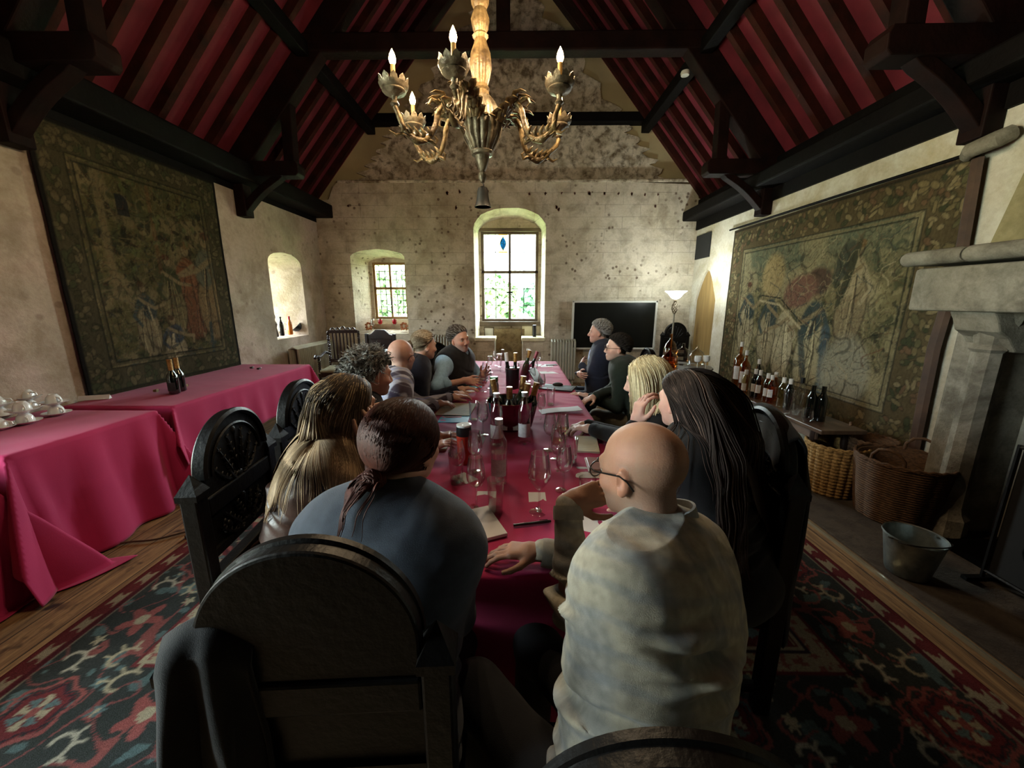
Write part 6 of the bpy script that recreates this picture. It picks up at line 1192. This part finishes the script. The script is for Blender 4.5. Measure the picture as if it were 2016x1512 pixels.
for px, lb in [(750, 'left red goblet on the small window ledge'), (778, 'right red goblet on the small window ledge')]:
    a = aty(px, 656, 7.42); t = thing('red_goblet', lb, 'goblet', (a[0], 7.42, .99), 0, 'red goblets in the small window'); mr = mat('red_glass', 'b01220', '9c0d1a', 4, .12, coat=.6, emit=(.5, .01, .02), es=0) if 'rg' not in G0 else G0['rg']; G0['rg'] = mr
    lat('foot', [(.0, .003), (.035, .0), (.0, 0)], MT['glass'], t); lat('stem', [(.006, .003), (.004, .01), (.004, .105), (.008, .115)], MT['glass'], t, 10); lat('bowl', [(.008, .113), (.03, .125), (.042, .15), (.043, .18), (.034, .215), (.032, .214), (.04, .18), (.038, .15), (.0, .125)], mr, t)
a = aty(735, 657, 7.38); wineglass((a[0], 7.38, .99), 'clear goblet left of the two red goblets on the window ledge', 1.1, 0, 0, None)
for px, lb in [(727, 'terracotta ornament at the left of the window ledge'), (796, 'terracotta ornament at the right of the window ledge')]:
    a = aty(px, 655, 7.5); t = thing('terracotta_ornament', lb, 'ornament', (a[0], 7.5, .99)); mb = MB()
    for k in range(7): mb.ell((.05*math.cos(k*.9), 0, .08+.055*math.sin(k*.9)), (.03, .02, .022), None, 8, 6)
    mb.tube([(-.05, 0, 0), (-.03, 0, .08)], .012, 6).tube([(.05, 0, 0), (.03, 0, .08)], .012, 6).build('scrolled_body', mat('terracotta', 'a86a45', '8f5636', 12, .8), t)
a = aty(1052, 678, 7.42); t = thing('pillar_candle', 'black cylinder standing on the right stone window seat', 'candle', (a[0], 7.42, .872)); lat('candle_body', [(.0, 0), (.035, 0), (.035, .22), (.03, .225), (.0, .22)], MT['blackp'], t)
# ---- bench with bottles
BZ = .55; t = thing('long_bench', 'low oak bench lined with bottles beneath the right tapestry', 'bench', (2.58, 3.62, .012)); A = (2.33, 4.27)
MB().box((0, 0, BZ-.03), (.36, 1.42, .035)).build('bench_top', mat('worn_oak_top', '5b4636', '453327', 6, .38, bmp=.1, stretch=(4, 1, 1)), t, smooth=False, bevel=.006)
MB().box((-.13, 0, BZ-.085), (.025, 1.22, .08)).build('apron', mat('pale_worn_apron', '6b5648', '54433a', 6, .6), t, smooth=False, bevel=.004); MB().box((.13, 0, BZ-.085), (.025, 1.22, .08)).build('apron', MT['woodb'], t, smooth=False, bevel=.004)
for sx in (-1, 1):
    for sy in (-1, 1): MB().lathe([(.028, 0), (.032, .06), (.02, .09), (.026, .14), (.034, .22), (.022, .33), (.026, .36), (.03, .38), (.03, .50)], (sx*.13, sy*.58, 0), 12).build('leg', MT['woodb'], t)
    MB().bar((sx*.13, -.58, .10), (sx*.13, .58, .10), .035, .045).build('stretcher', mat('pale_worn_apron2', '6b5648', '54433a', 6, .6) if sx < 0 else MT['woodb'], t, smooth=False, bevel=.004)
for k, (x, y, lb, s) in enumerate([(2.60, 3.72, 'cream printed fabric roll farther back under the bench', 1), (2.60, 3.32, 'cream and brown striped fabric roll under the bench near its leg', 1)]):
    tt = thing('folded_textile', lb, 'textile', (x, y, .14)); MB().lathe([(.0, -.17), (.06, -.17), (.075, -.15), (.078, .15), (.06, .17), (.0, .17)], (0, 0, 0), 20, lambda a, z: .08*math.sin(3*a+z*9)).build('rolled_cloth', mat('cream_stripe_cloth%d' % k, 'b9a988', '7b5c48', 9+6*k, .9, stretch=(1, 1, 3)), tt).rotation_euler = (PI/2, 0, 0)
ros = glassmat('rose_wine_glass', (.80, .32, .14), .55, .05); amb = glassmat('amber_rose_wine', (.82, .45, .18), .5, .07); drk = MT['champ']; clr = MT['glass']; paleg = glassmat('pale_gold_wine', (.82, .76, .52), .5, .07)
WC = mat('white_capsule', 'd8d6d2', 'c4c2be', 4, .35)
BL = [(1450, 765, .54, .062, amb, WC, 1, 'tallest rose bottle at the far end of the bench'), (1461, 770, .46, .055, amb, WC, 1, 'second tall rose bottle on the bench'), (1463, 779, .28, .035, paleg, WC, 1, 'half size pale bottle in front of the tall rose bottles'), (1482, 782, .30, .0375, drk, WC, 1, 'dark red wine bottle with white capsule on the bench'), (1491, 785, .30, .0375, amb, WC, 1, 'amber bottle right of the dark red one'), (1488, 770, .36, .04, drk, WC, 0, 'taller dark bottle behind the amber one'), (1506, 791, .29, .036, amb, WC, 1, 'rose bottle with a square label in the middle of the bench'), (1514, 793, .28, .036, amb, WC, 1, 'rose bottle with a tall thin label in the middle of the bench'), (1521, 788, .29, .036, amb, WC, 1, 'rose bottle at the back of the bench middle'), (1536, 802, .29, .038, paleg, WC, 0, 'pale green gold bottle on the bench'), (1549, 806, .29, .037, drk, WC, 0, 'dark bottle standing behind the pointed glass vase'), (1571, 808, .31, .034, clr, MT['blackp'], 0, 'slanted clear bottle with black neck on the bench'), (1592, 826, .30, .038, drk, drk, 0, 'black bottle left of the pair at the near end'), (1612, 829, .30, .039, drk, drk, 0, 'black bottle at the near end of the bench')]
for px, py, h, r_, m_, cp, lb_, lb in BL:
    q = atz(px, py, BZ); q[0] = min(max(q[0], 2.44), 2.70); bottle((q[0], q[1], BZ+.001), lb, h, r_, m_, LBL if lb_ else None, cp, 'capsule', caph=.05, group='bottles along the bench', lab=(.22, .50), laba=225, labw=38)
for px, py, lb, hh in [(1548, 815, 'pointed clear glass vase on the bench', .22), (1565, 817, 'wide clear beaker beside the pointed vase', .20), (1588, 830, 'round clear glass before the black bottles', .10)]:
    q = atz(px, py, BZ); t = thing('glass_vase', lb, 'vase', (min(max(q[0], 2.42), 2.68), q[1], BZ+.001)); lat('vase_wall', [(.0, 0), (.022, 0), (.025, .01), (.034, hh*.5), (.046, hh), (.044, hh), (.031, hh*.5), (.018, .02), (.0, .016)] if hh > .12 else [(.0, 0), (.025, 0), (.045, .04), (.04, hh), (.037, hh), (.042, .04), (.02, .01), (.0, .008)], MT['glass'], t, 24)
# ---- round table by the wall
t = thing('round_table', 'dark round table with demijohns and goblets by the arched door', 'table', (2.08, 4.95, .012)); lat('table_top', [(.0, .685), (.40, .685), (.42, .70), (.41, .712), (.0, .712)], MT['woodb'], t, 40); lat('pedestal', [(.0, 0), (.22, 0), (.20, .03), (.06, .07), (.045, .2), (.07, .3), (.04, .45), (.06, .62), (.14, .685), (.0, .685)], MT['oakb'], t)
RZ_ = .726
for x, y, lb, m_, h, r_ in [(1.93, 4.85, 'round orange filled demijohn at the left of the round table', amb, .25, .10), (2.02, 5.08, 'red amber decanter with tall neck on the round table', amb, .40, .085), (2.18, 5.05, 'empty clear demijohn in the middle of the round table', MT['glass'], .28, .10), (2.34, 5.0, 'clear bell jar demijohn at the right of the round table', MT['glass'], .26, .095)]:
    t = thing('demijohn', lb, 'demijohn', (x, y, RZ_)); lat('glass_body', [(.0, .0), (r_*.9, 0), (r_, .02), (r_, h*.5), (r_*.75, h*.68), (r_*.25, h*.8), (.018, h*.86), (.018, h), (.0, h)], m_, t, 28)
for x, y, lb in [(2.20, 4.66, 'left white frosted goblet on the round table'), (2.31, 4.68, 'right white frosted goblet on the round table')]:
    t = thing('white_goblet', lb, 'goblet', (x, y, RZ_), 0, 'white goblets'); lat('foot', [(.0, .003), (.035, .0), (.0, 0)], MT['glass'], t); lat('stem', [(.006, .003), (.004, .01), (.004, .08), (.008, .09)], MT['ceram'], t, 10); lat('bowl', [(.008, .088), (.034, .10), (.042, .125), (.038, .17), (.036, .17), (.038, .125), (.0, .1)], MT['ceram'], t)
# ---- baskets, bucket, floor vase
def basket(name, label, loc, r0, r1, h, m, tw, rows, kn, handles=2, rz=0, sy=1.0):
    t = thing(name, label, 'basket', loc, rz); V = []; F_ = []; nn = 220; mm = rows*4
    for i in range(mm+1):
        u_ = i/mm; rr = r0+(r1-r0)*u_**.8
        for k in range(nn):
            a = 2*PI*k/nn; ph = PI*(i//4 % 2) if tw else 0; b = rr+kn*abs(math.sin(a*nn/10/2*(1 if tw else .6)+ph))+kn*.7*abs(math.sin(i*PI/4)); V.append((b*math.cos(a), b*math.sin(a)*sy, h*u_))
    for i in range(mm):
        for k in range(nn): F_.append((i*nn+k, i*nn+(k+1) % nn, (i+1)*nn+(k+1) % nn, (i+1)*nn+k))
    n0 = len(V); 
    for i in (1, 0):
        rr = (r1 if i else r0)-.018
        for k in range(nn): a = 2*PI*k/nn; V.append((rr*math.cos(a), rr*math.sin(a)*sy, h if i else .02))
    for k in range(nn): F_ += [(mm*nn+k, mm*nn+(k+1) % nn, n0+(k+1) % nn, n0+k), (n0+k, n0+(k+1) % nn, n0+nn+(k+1) % nn, n0+nn+k)]
    F_ += [tuple(n0+nn+k for k in range(nn)), tuple(range(nn))[::-1]]
    MB().add(V, F_).build('woven_wall', m, t)
    rim = MB()
    for j in range(3): rim.tube([((r1+.004)*math.cos(a), (r1+.004)*math.sin(a)*sy, h+.006*math.sin(a*22+j*2)+.004*j) for a in np.linspace(0, 2*PI, 90)], .009, 6)
    rim.build('braided_rim', m, t)
    for j in range(handles):
        a0 = PI*j+.15; hp = [((r1)*math.cos(a0+da), (r1)*math.sin(a0+da)*sy, h+hz_) for da, hz_ in [(-.35, -.01), (-.33, .05), (-.2, .095), (0, .11), (.2, .095), (.33, .05), (.35, -.01)]]; MB().tube(hp, .011, 8).build('handle', m, t)
    return t
rope = mat('pale_rope_weave', 'a98650', '6f5228', 60, .85, bmp=.4, bsc=120); wick = mat('brown_wicker', '6b4c30', '3c2817', 50, .75, bmp=.5, bsc=140, stretch=(1, 1, 3))
basket('rope_basket', 'pale woven rope basket next to the bench', (2.60, 2.98, .016), .17, .20, .40, rope, True, 15, .010, 1, .8)
basket('rope_basket', 'taller narrow rope basket standing behind the pale one', (2.86, 2.96, .016), .12, .15, .44, wick, True, 16, .009, 1, 2.2)
basket('wicker_basket', 'large brown wicker basket with two loop handles by the fireplace', (2.74, 2.58, .016), .20, .26, .44, wick, False, 26, .007, 2, .3)
t = thing('metal_bucket', 'galvanised metal bucket in front of the wicker basket', 'bucket', (2.25, 1.97, .02)); lat('bucket_wall', [(.0, 0), (.115, 0), (.12, .01), (.165, .25), (.172, .255), (.17, .265), (.162, .26), (.112, .014), (.0, .012)], MT['zinc'], t, 40); t.scale = (.8, .8, .9)
for s in (-1, 1): MB().lathe([(.0, -.006), (.018, -.005), (.018, .005), (.0, .006)], (s*.168, 0, .25), 12).build('handle_lug', MT['zinc'], t)
MB().tube([(.17*math.cos(a), -.06-.10*math.sin(a), .25+.02*math.sin(a)) for a in np.linspace(0, PI, 14)], .004, 6).build('bail_handle', MT['iron'], t)
t = thing('floor_vase', 'clear glass cylinder vase on the floor by the bench leg', 'vase', (2.38, 3.10, .018)); lat('vase_wall', [(.0, 0), (.07, 0), (.078, .01), (.095, .25), (.092, .25), (.072, .016), (.0, .014)], MT['glass'], t, 32)
q = atz(1772, 1122, .03); tag(MB().ell((q[0], q[1], .035), (.045, .035, .022), None, 14, 8).build('stone_cobble', MT['stone']), 'pale rounded stone lying on the hearth edge before the bucket', 'stone')
# small cable on the floorboards
a, b = atz(195, 1080, .012), atz(410, 1040, .012); pts = [a+(b-a)*u_+np.array([0, .02*math.sin(u_*9), 0]) for u_ in np.linspace(0, 1, 16)]
tag(MB().tube(pts, .006, 6).build('floor_cable', mat('brown_cable', '4b3422', '37261a', 5, .7)), 'thin brown cable on the floorboards left of the carved chair', 'cable')
a, b = atz(365, 1058, .012), atz(425, 1032, .012); tag(MB().bar(a, b, .03, .012).build('black_strip', MT['blackm'], smooth=False), 'short black strip on the floorboards at the end of the cable', 'strip')
# ---- coats and draped cloths
def drape(name, label, cat, top, w, drop, yaw, m, col, flare=.3, folds=5, amp=.018, lean=0, seed=1, over=.12, parent=None):
    """cloth hung over an edge: short flap behind, long folds in front"""
    n, k = 46, 60; u_, v_ = np.meshgrid(np.linspace(-.5, .5, n), np.linspace(0, 1, k), indexing='ij'); s_ = v_*(drop+over)-over; wd_ = w*(1+flare*np.clip(s_/drop, 0, 1)); z_ = np.where(s_ < 0, s_*1.0, -s_); hump = .035*np.cos(np.clip(s_/.05, -PI/2, PI/2)); f_ = np.clip(np.abs(s_)/.2, 0, 1)
    x_ = u_*wd_+.02*noise2(u_*3+seed, v_*2, 2)*f_; y_ = np.where(s_ < 0, .032, -.032)*np.clip(np.abs(s_)/.03, 0, 1)-np.where(s_ > 0, 1, -.3)*f_*(amp*np.sin(u_*folds*2*PI+2*noise2(u_*2, v_*2, 1, seed))+amp*.6)-lean*np.clip(s_, 0, 9); R = Rz(yaw); P_ = np.stack([x_, y_, z_+.02*np.clip(1-np.abs(s_)/.05, 0, 1)-.06*(2*u_)**2*(1 if w > .2 else .5)], -1).reshape(-1, 3)@R.T
    idx = np.arange(n*k).reshape(n, k); F_ = np.stack([idx[:-1, :-1], idx[1:, :-1], idx[1:, 1:], idx[:-1, 1:]], -1).reshape(-1, 4); o = link(name, npmesh(name, P_, F_, m, True, None, np.tile(np.array(col), (n*k, 1))), None, None, top); md = o.modifiers.new('thick', 'SOLIDIFY'); md.thickness = .008; return tag(o, label, cat)
drape('draped_coat', 'black coat hung over the left corner of the foreground chair', 'coat', (-.53, .56, 1.0), .14, .80, .15, MT['fab'], (.006, .006, .008), .45, 2, .02)
drape('draped_coat', 'black coat with a zip hung over the chair behind the brunette woman', 'coat', (.99, 1.46, 1.13), .40, .80, PI/2-.15, MT['fab'], (.004, .004, .005), .15, 4, .025)
s_ = Sdf(); q = np.array([-.93, 1.10, .52]); s_.cone(q+np.array([.03, .06, .08]), q+np.array([-.03, -.02, -.16]), .055, .085, .05).cone(q+np.array([.10, .02, .02]), q+np.array([.04, -.03, -.2]), .05, .06, .05)
V, Q = s_.mesh(.006); Nn_ = vnormals(V, Q); V = V+Nn_*(.010*np.sin(V[:, 0]*150+V[:, 2]*30)*.6)[:, None]; tag(link('white_scarf', npmesh('white_scarf', V, Q, MT['fab'], True, None, np.tile([.55, .50, .42], (len(V), 1)))), 'cream pleated cloth bundled at the seat of the long haired woman', 'scarf')
